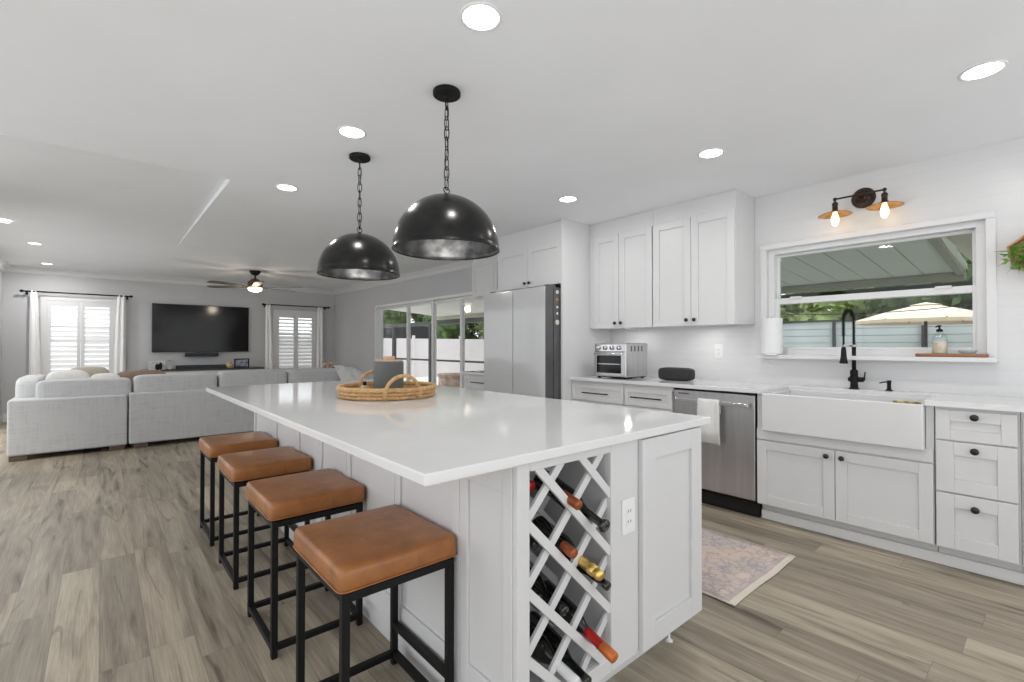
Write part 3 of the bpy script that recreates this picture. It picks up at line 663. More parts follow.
# ================================================================== BAR STOOLS
def stool(label):
    w, d = .366, .405; zs = .53
    o = thing('bar_stool', label, 'bar stool', (0, 0, 0), 'tan leather bar stools along the island')
    t = .0115
    fb = MB(); fb.box(-w / 2, w / 2, -d / 2, -d / 2 + 2 * t, zs - .024, zs); fb.box(-w / 2, w / 2, d / 2 - 2 * t, d / 2, zs - .024, zs)
    fb.box(-w / 2, -w / 2 + 2 * t, -d / 2 + 2 * t, d / 2 - 2 * t, zs - .024, zs); fb.box(w / 2 - 2 * t, w / 2, -d / 2 + 2 * t, d / 2 - 2 * t, zs - .024, zs)
    fb.box(-w / 2 + .02, w / 2 - .02, -d / 2 + .02, d / 2 - .02, zs - .004, zs + .004)
    fb.build('seat_frame', 'black', o, bevel=.002)
    for sx in (-1, 1):
        for sy in (-1, 1):
            cx, cy = sx * (w / 2 - t), sy * (d / 2 - t)
            MB().box(cx - t, cx + t, cy - t, cy + t, .004, zs - .024).build('leg', 'black', o, bevel=.0015)
            MB().box(cx - t * .9, cx + t * .9, cy - t * .9, cy + t * .9, 0, .004).build('foot_pad', 'black_gloss', o)
    zb = .04
    for sy in (-1, 1): MB().box(-w / 2 + 2 * t, w / 2 - 2 * t, sy * (d / 2 - t) - t, sy * (d / 2 - t) + t, zb - .011, zb + .011).build('base_bar', 'black', o, bevel=.0015)
    for sx in (-1, 1): MB().box(sx * (w / 2 - t) - t, sx * (w / 2 - t) + t, -d / 2 + 2 * t, d / 2 - 2 * t, zb - .011, zb + .011).build('base_bar', 'black', o, bevel=.0015)
    MB().box(w / 2 - 2 * t, w / 2, -d / 2 + 2 * t, d / 2 - 2 * t, .140, .162).build('footrest', 'black', o, bevel=.0015)
    # cushion: rounded slab, gently crowned, soft sag
    s = MB(); W2, D2, h = w / 2 + .011, d / 2 + .011, .075; nx, ny = 18, 22; r = .030
    f = lambda q, n: math.copysign(abs(q) ** n, q)
    rings = []
    prof = [(0, .0), (.6, .0), (.93, .0), (.985, .004), (1, .012), (1.004, .032), (1.0, .054), (.992, .064), (.970, .0715), (.93, .0745), (.7, .077), (.4, .0785), (0, .079)]
    N = 72
    for a, z in prof:
        if a == 0: rings.append([s.bm.verts.new((0, 0, zs + .003 + z))]); continue
        row = []
        for k in range(N):
            p = 2 * PI * k / N; e = .10
            x, y = f(math.cos(p), e), f(math.sin(p), e)
            m = max(abs(x), abs(y)); x, y = x / (m if m > 1 else 1), y / (m if m > 1 else 1)
            wob = 1 + .004 * math.sin(5 * p + z * 60)
            row.append(s.bm.verts.new((x * W2 * a * wob, y * D2 * a * wob, zs + .003 + z * h / .079)))
        rings.append(row)
    for A, B in zip(rings, rings[1:]):
        for k in range(N):
            j = (k + 1) % N; q = ([A[0]] if len(A) == 1 else [A[k], A[j]]) + ([B[0]] if len(B) == 1 else [B[j], B[k]])
            s.bm.faces.new(q)
    seat = s.build('seat', 'leather', o, smooth=True)
    pp = []
    for k in range(N):
        p = 2 * PI * k / N; pp.append((f(math.cos(p), .10) * W2 * 1.004, f(math.sin(p), .10) * D2 * 1.004, zs + .012))
    MB().tube(pp, .0026, 6, closed=True).build('piping', 'leather', seat, smooth=True)
    return o
LAB = ['tan leather bar stool nearest the camera, black metal frame, by the island', 'second nearest tan leather bar stool, between the nearest and the third one',
       'third tan leather bar stool from the camera, second from the sofa', 'farthest tan leather bar stool, closest to the grey sofa']
st = stool(LAB[0]); index_kids(st)
for i, (x, y) in enumerate(((.684, 1.492), (.686, 2.205), (.686, 2.90), (.686, 3.575))):
    o = st if i == 0 else copy_tree(st)
    o.location = (x, y, 0); o['label'] = LAB[i]

# ================================================================== PENDANTS AND LAMPS
def pendant(x, y, label, ph):
    o = thing('pendant_lamp', label, 'pendant lamp', (x, y, H), 'black dome pendant lamps over the island')
    R = .252; zr = 1.672; ht = .262; zt = zr + ht
    MB().lathe([(0, 0), (.062, 0), (.066, -.004), (.066, -.022), (.060, -.026), (.012, -.027), (.010, -.04), (0, -.04)], (x, y, H), 28).build('canopy', 'black', o, smooth=False, bevel=.002)
    outer = [(R, 0), (R + .002, .004)] + [(R * math.cos(t), .006 + (ht - .006) * math.sin(t)) for t in [i * PI / 2 / 26 for i in range(27)]]
    outer[-1] = (0, ht)
    MB().lathe(outer, (x, y, zr), 64).build('shade', 'dome', o, smooth=True)
    inner = [(R, 0)] + [((R - .005) * math.cos(t), .004 + (ht - .012) * math.sin(t)) for t in [i * PI / 2 / 26 for i in range(27)]]
    inner[-1] = (0, ht - .008)
    MB().lathe(inner, (x, y, zr), 64).build('shade_lining', 'dome_in', o, smooth=True)
    MB().tube([(x + (R) * math.cos(a), y + R * math.sin(a), zr) for a in [2 * PI * i / 64 for i in range(64)]], .0035, 6, closed=True).build('rim', 'dome', o, smooth=True)
    MB().lathe([(0, 0), (.014, 0), (.012, .012), (.004, .016), (0, .016)], (x, y, zt - .002), 14).build('finial', 'black', o, smooth=True)
    ring = MB().tube([(x + .016 * math.cos(a), y + .004 * math.sin(a), zt + .026 + .016 * math.sin(a)) for a in [2 * PI * i / 16 for i in range(16)]], .0028, 6, closed=True)
    ring.build('top_ring', 'black', o, smooth=True)
    ch = MB(); z = zt + .036; i = 0; top = H - .036; L = .062; n = max(2, round((top - z) / (L * .74))); st_ = (top - z) / n
    for i in range(n):
        zc = z + st_ * (i + .5); hl = L * .5 * st_ / (L * .74) ; a = ph + (PI / 2 if i % 2 else 0) + .25 * math.sin(i * 1.7)
        ux, uy = math.cos(a), math.sin(a); pts = []
        for k in range(16):
            t = 2 * PI * k / 16; q = math.cos(t) * .012; pts.append((x + ux * q, y + uy * q, zc + math.copysign(abs(math.sin(t)) ** .7, math.sin(t)) * hl))
        ch.tube(pts, .0028, 6, closed=True)
    ch.tube([(x + .004 * math.sin(k * .9), y + .004 * math.cos(k * .9), z + (top - z) * k / 20) for k in range(21)], .0016, 5)
    ch.build('chain', 'black', o, smooth=True)
    MB().lathe([(0, 0), (.022, 0), (.022, -.05), (.018, -.055), (0, -.055)], (x, y, zt - .01), 16).build('lamp_socket', 'black', o, smooth=True)
    b = MB().lathe([(0, -.11), (.02, -.105), (.031, -.085), (.033, -.065), (.027, -.04), (.016, -.015), (.013, 0)], (x, y, zt - .06), 20).build('bulb', 'bulb_w', o, smooth=True)
    ld = bpy.data.lights.new('bulb_light', 'POINT'); ld.energy = 1.2; ld.shadow_soft_size = .04; ld.color = (1, .97, .92)
    lo = bpy.data.objects.new('bulb_light', ld); COL.objects.link(lo); lo.parent = o; lo.location = (0, 0, zt - .235 - H)
pendant(1.247, 1.925, 'nearer black metal dome pendant lamp on a chain above the island', .3)
pendant(1.25, 2.95, 'farther black metal dome pendant lamp on a chain above the island', .8)

DL = [(1.061, 1.406, 'round recessed ceiling light nearest the camera, top centre'), (2.958, .222, 'round recessed ceiling light at top right, nearest the sink window'),
      (1.076, 2.65, 'round recessed ceiling light left of the nearer pendant chain'), (2.921, 1.449, 'round recessed ceiling light in front of the tall upper cabinets'),
      (1.075, 3.91, 'round recessed ceiling light left of the farther pendant, above the island end'), (2.935, 2.685, 'round recessed ceiling light nearest the cabinet over the fridge'),
      (-.745, 6.9, 'tiny recessed ceiling light at the left picture edge in the living room'), (-.635, 8.25, 'recessed living room ceiling light, middle one of the left row'),
      (-.655, 10.3, 'recessed living room ceiling light nearest the left shuttered window')]
def downlight(x, y, label, power, r=.072):
    z = cz(y)
    if x < XS and YS < y < YE: zn = H - .04 + .09 * (x - XL + .1) / (XS - XL + .1); z = zn + (cz(YE) - zn) * (y - YS) / (YE - YS) - .004
    o = thing('recessed_light', label, 'ceiling light', (x, y, z), 'recessed ceiling lights')
    MB().lathe([(r, .002), (r + .012, .001), (r + .013, -.003), (r + .008, -.006), (r, -.004)], (x, y, z), 32, close=True).build('trim_ring', 'plate', o, smooth=True)
    MB().lathe([(0, -.003), (r, -.003), (r, .001), (0, .001)], (x, y, z), 32).build('lens', 'emit_w', o)
    ld = bpy.data.lights.new('lamp_light', 'AREA'); ld.shape = 'DISK'; ld.size = r * 2; ld.energy = power; ld.color = (1, .98, .95)
    lo = bpy.data.objects.new('lamp_light', ld); COL.objects.link(lo); lo.parent = o; lo.location = (0, 0, -.008)
for x, y, l in DL: downlight(x, y, l, LAMP_W if y < 5 else 9.0 if y > 7 else 5.0, .067 if y < 5 else .058 if y > 7 else .036)

def fan():
    x, y = 1.95, 8.9; z = cz(y)
    o = thing('ceiling_fan', 'ceiling fan with grey blades, brown motor housing and lit lamp, in the living room', 'ceiling fan', (x, y, z))
    MB().lathe([(0, 0), (.085, 0), (.085, -.02), (.06, -.06), (.03, -.075), (0, -.075)], (x, y, z), 24).build('canopy', 'black', o, smooth=True)
    MB().tube([(x, y, z - .07), (x, y, z - .15)], .014, 10).build('downrod', 'black', o, smooth=True)
    zm = z - .14
    MB().lathe([(0, 0), (.05, 0), (.075, -.02), (.11, -.05), (.115, -.11), (.09, -.15), (0, -.15)], (x, y, zm), 28).build('motor_housing', 'fanbody', o, smooth=True)
    MB().lathe([(.105, 0), (.105, -.02), (.09, -.045), (.05, -.06), (0, -.064)], (x, y, zm - .152), 28).build('lamp_bowl', 'fan_lens', o, smooth=True)
    for k in range(6):
        a = math.radians(-38 + 60 * k); u = V((math.cos(a), math.sin(a), 0)); w = V((-u.y, u.x, 0)); pc = V((x, y, zm - .135))
        b = MB(); r0, r1 = .20, .77; tl = .16
        P_ = [(r0, -.045), (r0 + .08, -.062), (r1 - .06, -.070), (r1, -.045), (r1 + .01, 0), (r1, .045), (r1 - .06, .070), (r0 + .08, .062), (r0, .045)]
        b.prism([pc + u * r + w * s + V((0, 0, s * tl)) for r, s in P_], (0, 0, .008)); bl = b.build('blade', 'fanblade', o, bevel=.001)
        MB().obox(pc + u * .09 - w * .015 - V((0, 0, .004)), u * .15, w * .03, (0, 0, .006)).build('blade_bracket', 'bronze', bl)
    ld = bpy.data.lights.new('fan_light', 'POINT'); ld.energy = 7; ld.shadow_soft_size = .08; ld.color = (1, .86, .66)
    lo = bpy.data.objects.new('fan_light', ld); COL.objects.link(lo); lo.parent = o; lo.location = (0, 0, -.42)
fan()

def sconce():
    yc, zc = .912, 2.262
    o = thing('wall_sconce', 'bronze two-lamp wall sconce with flat copper shades above the sink window', 'wall lamp', (XW, yc, zc))
    MB().lathe([(0, 0), (.072, 0), (.072, .006), (.064, .012), (.060, .010), (.03, .016), (.022, .028), (0, .03)], (XW, yc, zc), 36, (-1, 0, 0)).build('back_plate', 'bronze', o, smooth=True)
    x = 3.93
    MB().tube([(XW - .025, yc, zc), (x + .03, yc, zc)], .010, 10).build('arm_stem', 'bronze', o, smooth=True)
    MB().tube([(x + .03, yc + .15, zc - .0), (x + .03, yc - .15, zc)], .0062, 10).build('cross_arm', 'bronze', o, smooth=True)
    for s in (1, -1):
        y = yc + s * .142; X = x + .03
        a = MB().soft((X, y, zc), (.026, .026, .026), 1, 12, 8).tube([(X, y, zc), (X, y, zc - .03)], .006, 10)
        a.build('knuckle', 'bronze', o, smooth=True)
        MB().lathe([(0, 0), (.013, 0), (.019, -.010), (.019, -.022), (.015, -.025), (.017, -.030), (.017, -.052), (.022, -.058), (.030, -.066), (0, -.066)], (X, y, zc - .022), 20).build('lamp_socket', 'bronze', o, smooth=True)
        zt = zc - .086
        MB().lathe([(.022, 0), (.04, -.006), (.075, -.013), (.102, -.024), (.104, -.027), (.100, -.027), (.075, -.017), (.04, -.009), (.022, -.004)], (X, y, zt), 40, close=True).build('lamp_shade', 'copper', o, smooth=True)
        b = MB().lathe([(.012, 0), (.015, -.015), (.022, -.035), (.0245, -.055), (.021, -.082), (.010, -.098), (0, -.102)], (X, y, zt - .006), 20).build('bulb', 'bulbglass', o, smooth=True)
        f = MB()
        for k in range(6):
            t = 2 * PI * k / 6; f.tube([(X + .004 * math.cos(t), y + .004 * math.sin(t), zt - .02), (X + .011 * math.cos(t + .3), y + .011 * math.sin(t + .3), zt - .075)], .0022, 5)
        f.build('filament', 'fil', b, smooth=True)
        ld = bpy.data.lights.new('bulb_light', 'POINT'); ld.energy = .55; ld.shadow_soft_size = .025; ld.color = (1, .72, .42)
        lo = bpy.data.objects.new('bulb_light', ld); COL.objects.link(lo); lo.parent = o; lo.location = (X - XW, y - yc, zt - .05 - zc)
sconce()

# ================================================================== KITCHEN WALL
XF = 3.48       # back plane of base doors (fronts at 3.46)
NX = (-1, 0, 0); UY = (0, -1, 0)
def door(parent, name, y1, y0, z0, z1, xb, rail=.057, hardware=None, t=.02):
    """door between y0<y1 facing -x"""
    d = shaker(MB(), (xb, y1, z0), UY, NX, y1 - y0, z1 - z0, t, rail, .009).build(name, 'cab', parent, bevel=.0022)
    if hardware:
        k, y, z = hardware
        if k == 'knob': knob(d, (xb - t, y, z), NX)
        else:
            h = MB(); xx = xb - t
            h.tube([(xx - .026, y + .15, z), (xx - .026, y - .15, z)], .0058, 8)
            for s in (.12, -.12): h.tube([(xx, y + s, z), (xx - .026, y + s, z)], .0045, 8)
            h.build('bar_handle', 'black', d, smooth=True)
    return d
# base drawer units left of the dishwasher
def base_drawers(y1, y0, label, rails, hw, group=None):
    o = thing('base_cabinet', label, 'base cabinet', (3.76, (y0 + y1) / 2, 0), group)
    MB().box(XF, XW - .005, y0, y1, .115, .884).build('carcass', 'cab', o)
    MB().box(3.56, XW - .005, y0, y1, 0, .115).build('toe_kick', 'cab', o)
    for (a, b) in rails:
        zk = b - .045 if hw == 'knob' else (a + b) / 2
        door(o, 'drawer', y1 - .004, y0 + .004, a, b, XF, .05 if hw == 'knob' and (b - a) > .2 else .038, (hw, (y0 + y1) / 2, zk))
    return o
base_drawers(3.124, 2.512, 'white base cabinet with black bar-handled drawers under the toaster oven', [(.70, .853), (.42, .694), (.125, .414)], 'bar')
base_drawers(2.510, 2.045, 'white base cabinet with black bar-handled drawers left of the dishwasher', [(.70, .853), (.42, .694), (.125, .414)], 'bar')
# drawers right of the sink
o = thing('base_cabinet', 'narrow white three-drawer base cabinet with black knobs right of the sink', 'base cabinet', (3.76, .30, 0))
MB().box(XF, XW - .005, .14, .462, .115, .884).build('carcass', 'cab', o); MB().box(3.56, XW - .005, .14, .462, 0, .115).build('toe_kick', 'cab', o)
for a, b, kz in ((.708, .868, .838), (.428, .700, .662), (.126, .420, .358)):
    d = shaker(MB(), (XF, .457, a), UY, NX, .308, b - a, .02, .072 if b - a > .2 else .058, .009)
    d = d.build('drawer', 'cab', o, bevel=.0022); knob(d, (XF - .02, .303, kz), NX, .018)
# cabinet beyond, cut by the frame
o = thing('base_cabinet', 'white base cabinet at the right picture edge, only its left strip in view', 'base cabinet', (3.76, -.3, 0))
MB().box(XF, XW - .005, -.80, .138, .115, .8835).build('carcass', 'cab', o); MB().box(3.56, XW - .005, -.80, .138, 0, .115).build('toe_kick', 'cab', o)
door(o, 'door', .130, -.33, .126, .868, XF, .057, ('knob', -.28, .78)); door(o, 'door', -.334, -.79, .126, .868, XF, .057, ('knob', -.38, .78))
# sink cabinet
o = thing('sink_cabinet', 'white sink base cabinet with two knobbed doors under the apron sink', 'base cabinet', (3.76, .93, 0))
m = MB(); m.box(XF, XF + .02, .466, 1.400, .115, .640); m.box(XF, XF + .02, .466, .501, .640, .884); m.box(XF, XF + .02, 1.349, 1.400, .640, .884)
m.box(XF + .02, XW - .005, .466, .484, .115, .884); m.box(XF + .02, XW - .005, 1.382, 1.400, .115, .884); m.box(XF + .02, XW - .005, .484, 1.382, .115, .135)
m.build('carcass', 'cab', o, bevel=.001)
MB().box(3.56, XW - .005, .466, 1.400, 0, .115).build('toe_kick', 'cab', o)
MB().box(XF - .018, XF, .470, 1.397, .572, .640).build('apron_rail', 'cab', o, bevel=.002)
door(o, 'door', 1.396, .934, .126, .562, XF, .062, ('knob', .975, .522)); door(o, 'door', .930, .470, .126, .562, XF, .062, ('knob', .893, .522))
struct(MB().box(3.538, 3.56, -.80, 1.400, 0, .062), 'baseboard_kitchen', 'trim', bevel=.004)
# farmhouse sink
o = thing('apron_sink', 'white farmhouse apron sink set in the counter below the window', 'sink', (3.68, .922, .645))
x0, x1, y0, y1, z0, z1 = 3.412, 3.90, .503, 1.347, .638, .892; t = .024
MB().box(x0, x0 + t + .006, y0, y1, z0, z1).build('apron', 'sink', o, bevel=.008, seg=3)
m = MB(); m.box(x0 + t + .006, x1, y0, y0 + t, z0, z1 - .002); m.box(x0 + t + .006, x1, y1 - t, y1, z0, z1 - .002); m.box(x1 - t, x1, y0 + t, y1 - t, z0, z1 - .002); m.box(x0 + t + .006, x1 - t, y0 + t, y1 - t, z0, z0 + .025)
m.build('basin', 'sink', o, bevel=.004)
MB().lathe([(0, 0), (.05, 0), (.055, .003), (.045, .004), (.02, .001), (0, .001)], (3.68, .92, z0 + .025), 24).build('drain', 'steel_l', o, smooth=True)
o = MB(); o.box(3.60, 3.68, .56, .66, .0, .02); 
tag(MB().soft((3.432, .575, .8975), (.030, .13, .012), .5, 20, 8).build('dish_sponge', 'yellow', smooth=True), 'yellow dish sponge on the right front rim of the apron sink', 'sponge')
# counter slabs (one worktop running round the sink)
m = MB(); za, zb = .884, .914
m.box(3.442, XW - .001, 1.349, 3.125, za, zb); m.box(3.442, XW - .001, -.80, .501, za, zb); m.box(3.902, XW - .001, .501, 1.349, za, zb)
tag(m.build('wall_countertop', 'quartz', bevel=.003), 'white quartz worktop along the window wall, cut out around the sink', 'countertop')
# dishwasher
def dishwasher():
    y0, y1 = 1.406, 2.034; yc = (y0 + y1) / 2
    o = thing('dishwasher', 'stainless steel dishwasher with bar handle between drawers and sink cabinet', 'dishwasher', (3.75, yc, 0))
    MB().box(3.492, 4.05, y0 + .003, y1 - .003, .10, .882).build('body', 'black', o)
    MB().box(3.458, 3.490, y0 + .003, y1 - .006, .130, .866).build('door', 'steel', o, bevel=.004)
    MB().box(3.466, 3.490, y0 + .003, y1 - .006, .867, .881).build('control_strip', 'black_gloss', o, bevel=.001)
    MB().box(3.525, 3.55, y0 + .003, y1 - .003, .0, .128).build('kick_plate', 'black_gloss', o, bevel=.001)
    h = MB(); h.box(3.404, 3.424, y0 + .028, y1 - .045, .782, .812)
    for y in (y0 + .06, y1 - .08): h.box(3.424, 3.458, y - .012, y + .012, .787, .807)
    h.build('bar_handle', 'steel_l', o, bevel=.005)
    MB().box(3.4565, 3.458, y1 - .135, y1 - .045, .838, .848).build('badge', 'fridge_side', o)
dishwasher()
# dish towel on the handle
m = MB(); ya, yb = 1.636, 1.800; prof = [(3.4265, .72), (3.427, .80), (3.424, .815), (3.414, .8185), (3.404, .815), (3.3995, .80), (3.398, .74), (3.395, .60), (3.397, .492)]
rows = []
for j in range(13):
    s = j / 12; rows.append([m.bm.verts.new((px - .0035 * math.sin(s * 9 + k * .4) * (k > 4), ya + (yb - ya) * s + .004 * (k - 4) * (s - .5) * (k > 4), pz + (.008 * math.sin(s * 3) if k == 8 else 0))) for k, (px, pz) in enumerate(prof)])
for A, B in zip(rows, rows[1:]):
    for k in range(len(prof) - 1): m.bm.faces.new((A[k], A[k + 1], B[k + 1], B[k]))
tag(m.build('dish_towel', 'towel', smooth=True, solid=.004), 'white waffle dish towel hanging over the dishwasher handle', 'towel')

# upper cabinets
XU = 3.74
def upper(y1, y0, label, zb=1.385, ztop=2.29, xb=XU, xback=XW - .005, kz=1.432, nm='upper_cabinet', off=0, fill=2.439):
    o = thing(nm, label, 'wall cabinet', ((xb + xback) / 2, (y0 + y1) / 2, zb), 'white upper cabinets')
    MB().box(xb, xback, y0, y1, zb + .004, fill).build('carcass', 'cab', o, bevel=.001)
    ym = (y0 + y1) / 2
    door(o, 'door', y1 - .006 - off, ym + .002, zb, ztop, xb, .062, ('knob', ym + .035, kz)); door(o, 'door', ym - .002, y0 + .004, zb, ztop, xb, .062, ('knob', ym - .035, kz))
    return o
upper(3.124, 2.392, 'tall white double-door upper cabinet next to the fridge panel', off=.06)
upper(2.388, 1.656, 'tall white double-door upper cabinet nearest the sink window', xb=XU - .004)
for nm, yp in (('upper_cabinet', 2.75), ('upper_cabinet.001', 2.03)):
    cb = bpy.data.objects[nm]; MB().lathe([(0, 0), (.03, 0), (.03, -.010), (0, -.010)], (3.86, yp, cb.location.z + .0035), 20).build('puck_light', 'plate', cb, smooth=False)
    ld = bpy.data.lights.new('puck_lamp', 'AREA'); ld.shape = 'DISK'; ld.size = .06; ld.energy = .6; ld.color = (1, .98, .95)
    lo = bpy.data.objects.new('puck_lamp', ld); COL.objects.link(lo); lo.parent = cb; lo.location = (3.86 - cb.location.x, yp - cb.location.y, -.012)
upper(4.130, 3.153, 'white double-door cabinet above the refrigerator', zb=1.822, ztop=2.245, xb=3.378, kz=1.868)
tag(MB().box(3.338, XW - .005, 3.126, 3.150, 0, 2.439).build('fridge_side_panel', 'cab', bevel=.001), 'tall white end panel between refrigerator and counter', 'panel')
tag(MB().box(3.378, XW - .005, 4.134, 4.156, 0, 2.439).build('fridge_side_panel', 'cab', bevel=.001), 'tall white end panel on the far side of the refrigerator', 'panel')
o = thing('bulkhead_cabinet', 'plain white wall cabinet beyond the fridge, left of the cabinet over it', 'wall cabinet', (3.9, 4.65, 1.86))
MB().box(3.72, XW - .005, 4.160, 5.10, 1.86, 2.439).build('carcass', 'cab', o, bevel=.001)
shaker(MB(), (3.72, 5.10, 1.86), UY, NX, .46, .46, .018, .062, .008).build('door', 'cab', o, bevel=.002)
shaker(MB(), (3.72, 4.635, 1.86), UY, NX, .46, .46, .018, .062, .008).build('door', 'cab', o, bevel=.002)

# refrigerator
def fridge():
    y0, y1 = 3.160, 4.095; o = thing('refrigerator', 'light grey glass-door refrigerator with dark sides in a white surround', 'refrigerator', (3.6, 3.63, 0))
    MB().box(3.255, 4.02, y0, y1, .03, 1.775).build('body', 'fridge_side', o, bevel=.004)
    ys = 3.618
    for a, b, z0, z1 in ((y0, ys - .003, .72, 1.778), (ys + .003, y1, .72, 1.778), (y0, ys - .003, .05, .712), (ys + .003, y1, .05, .712)):
        d = MB().box(3.142, 3.245, a, b, z0, z1).build('door', 'fridge_side', o, bevel=.003)
        MB().box(3.132, 3.1415, a + .001, b - .001, z0 + .001, z1 - .001).build('glass_panel', 'fridge', d, bevel=.002)
    for y in (y0 + .05, y1 - .05): MB().box(3.20, 3.30, y - .03, y + .03, 1.777, 1.80).build('hinge_cover', 'fridge_side', o, bevel=.004)
    MB().box(3.28, 3.98, y0 + .02, y1 - .02, 0, .03).build('base_grille', 'black', o)
fridge()
for k, (x, z, r, m_, l) in enumerate(((3.300, 1.73, .020, 'mirrorw', 'topmost pale round magnet on the dark side of the refrigerator'), (3.298, 1.655, .017, 'copper', 'copper coloured round magnet on the side of the refrigerator'),
        (3.300, 1.585, .013, 'whitefoil', 'upper of two small white dot magnets on the refrigerator side'), (3.300, 1.525, .013, 'whitefoil', 'lower of two small white dot magnets on the refrigerator side'), (3.300, 1.44, .026, 'label', 'lowest, largest cream magnet on the refrigerator side'))):
    tag(MB().lathe([(0, 0), (r, 0), (r, .003), (r * .8, .005), (0, .0055)], (x, 3.160, z), 12, (0, -1, 0)).build('fridge_magnet', m_, smooth=True), l, 'magnet', 'magnets on the refrigerator side')

# low cabinet with drawers beyond the fridge
o = thing('base_cabinet', 'white base cabinet with bar-handled drawer beyond the refrigerator by the glass door', 'base cabinet', (3.77, 4.55, 0))
MB().box(XF, XW - .005, 4.160, 4.93, .115, .862).build('carcass', 'cab', o); MB().box(3.55, XW - .005, 4.16, 4.93, 0, .115).build('toe_kick', 'cab', o)
for a, b in ((.690, .850), (.42, .684), (.125, .414)): door(o, 'drawer', 4.92, 4.17, a, b, XF, .04, ('bar', 4.62, (a + b) / 2))
tag(MB().box(3.440, XW - .001, 4.158, 4.965, .862, .892).build('side_countertop', 'quartz', bevel=.003), 'short white worktop piece beyond the refrigerator by the glass door', 'countertop')

# ================================================================== COUNTER OBJECTS
def toaster():
    # front faces -x, footprint x 3.62-3.93, y 2.52-2.90
    x0, x1, y0, y1, z0, z1 = 3.54, 3.88, 2.545, 2.905, .932, 1.240
    o = thing('toaster_oven', 'stainless toaster oven with four knobs and dark glass door on the counter', 'toaster oven', ((x0 + x1) / 2, (y0 + y1) / 2, .914))
    MB().box(x0, x1, y0, y1, z0, z1).build('body', 'steel', o, bevel=.010, seg=3)
    MB().box(x0 - .004, x0, y0 + .012, y1 - .012, z1 - .075, z1 - .012).build('control_panel', 'steel_l', o, bevel=.002)
    for k in range(4):
        y = y1 - .055 - k * .077; kn = MB().lathe([(0, 0), (.021, 0), (.019, .016), (.016, .019), (0, .019)], (x0 - .004, y, z1 - .043), 20, NX).build('knob', 'steel_l', o, smooth=True)
        MB().box(x0 - .026, x0 - .023, y - .002, y + .002, z1 - .058, z1 - .030).build('pointer', 'black', kn)
    MB().box(x0 - .001, x0 + .001, y0 + .01, y1 - .01, z1 - .082, z1 - .078).build('seam', 'black', o)
    m = MB(); a, b, c_, d_ = y0 + .012, y1 - .012, z0 + .012, z1 - .085
    m.box(x0 - .010, x0, a, a + .035, c_, d_); m.box(x0 - .010, x0, b - .022, b, c_, d_); m.box(x0 - .010, x0, a + .035, b - .022, c_, c_ + .022); m.box(x0 - .010, x0, a + .035, b - .022, d_ - .028, d_)
    dr = m.build('door', 'steel', o, bevel=.002)
    MB().box(x0 - .006, x0 - .001, a + .033, b - .020, c_ + .02, d_ - .026).build('door_glass', 'screen', dr)
    MB().box(x0 - .0075, x0 - .006, a + .045, b - .035, (c_ + d_) / 2 - .004, (c_ + d_) / 2 + .001).build('rack_bar', 'steel_l', dr)
    h = MB().tube([(x0 - .032, a + .01, d_ - .012), (x0 - .032, b - .01, d_ - .012)], .0065, 10)
    for y in (a + .03, b - .03): h.tube([(x0 - .008, y, d_ - .012), (x0 - .032, y, d_ - .012)], .005, 8)
    h.build('handle', 'steel_l', dr, smooth=True)
    v = MB()
    for k in range(4): v.box(x0 + .07 + k * .055, x0 + .09 + k * .055, y0 - .0006, y0 + .001, z1 - .075, z1 - .025)
    v.build('side_vents', 'fridge_side', o)
    for x in (x0 + .03, x1 - .03):
        for y in (y0 + .04, y1 - .04): MB().lathe([(0, 0), (.014, 0), (.012, .02), (0, .02)], (x, y, .914), 12).build('foot', 'black', o, smooth=True)
    MB().box(x0 + .02, x1 - .01, y0 + .015, y1 - .015, .924, .931).build('crumb_tray', 'black', o)
toaster()
o = thing('smart_speaker', 'wide black cloth speaker on the counter between toaster oven and dishwasher', 'speaker', (3.80, 2.19, .914))
MB().soft((3.79, 2.20, .914 + .056), (.13, .31, .112), .42, 40, 20).build('cloth_body', 'spkr', o, smooth=True)
MB().box(3.80 - .04, 3.80 + .04, 2.20 - .09, 2.20 + .09, .914, .918).build('base_pad', 'black', o, bevel=.001)

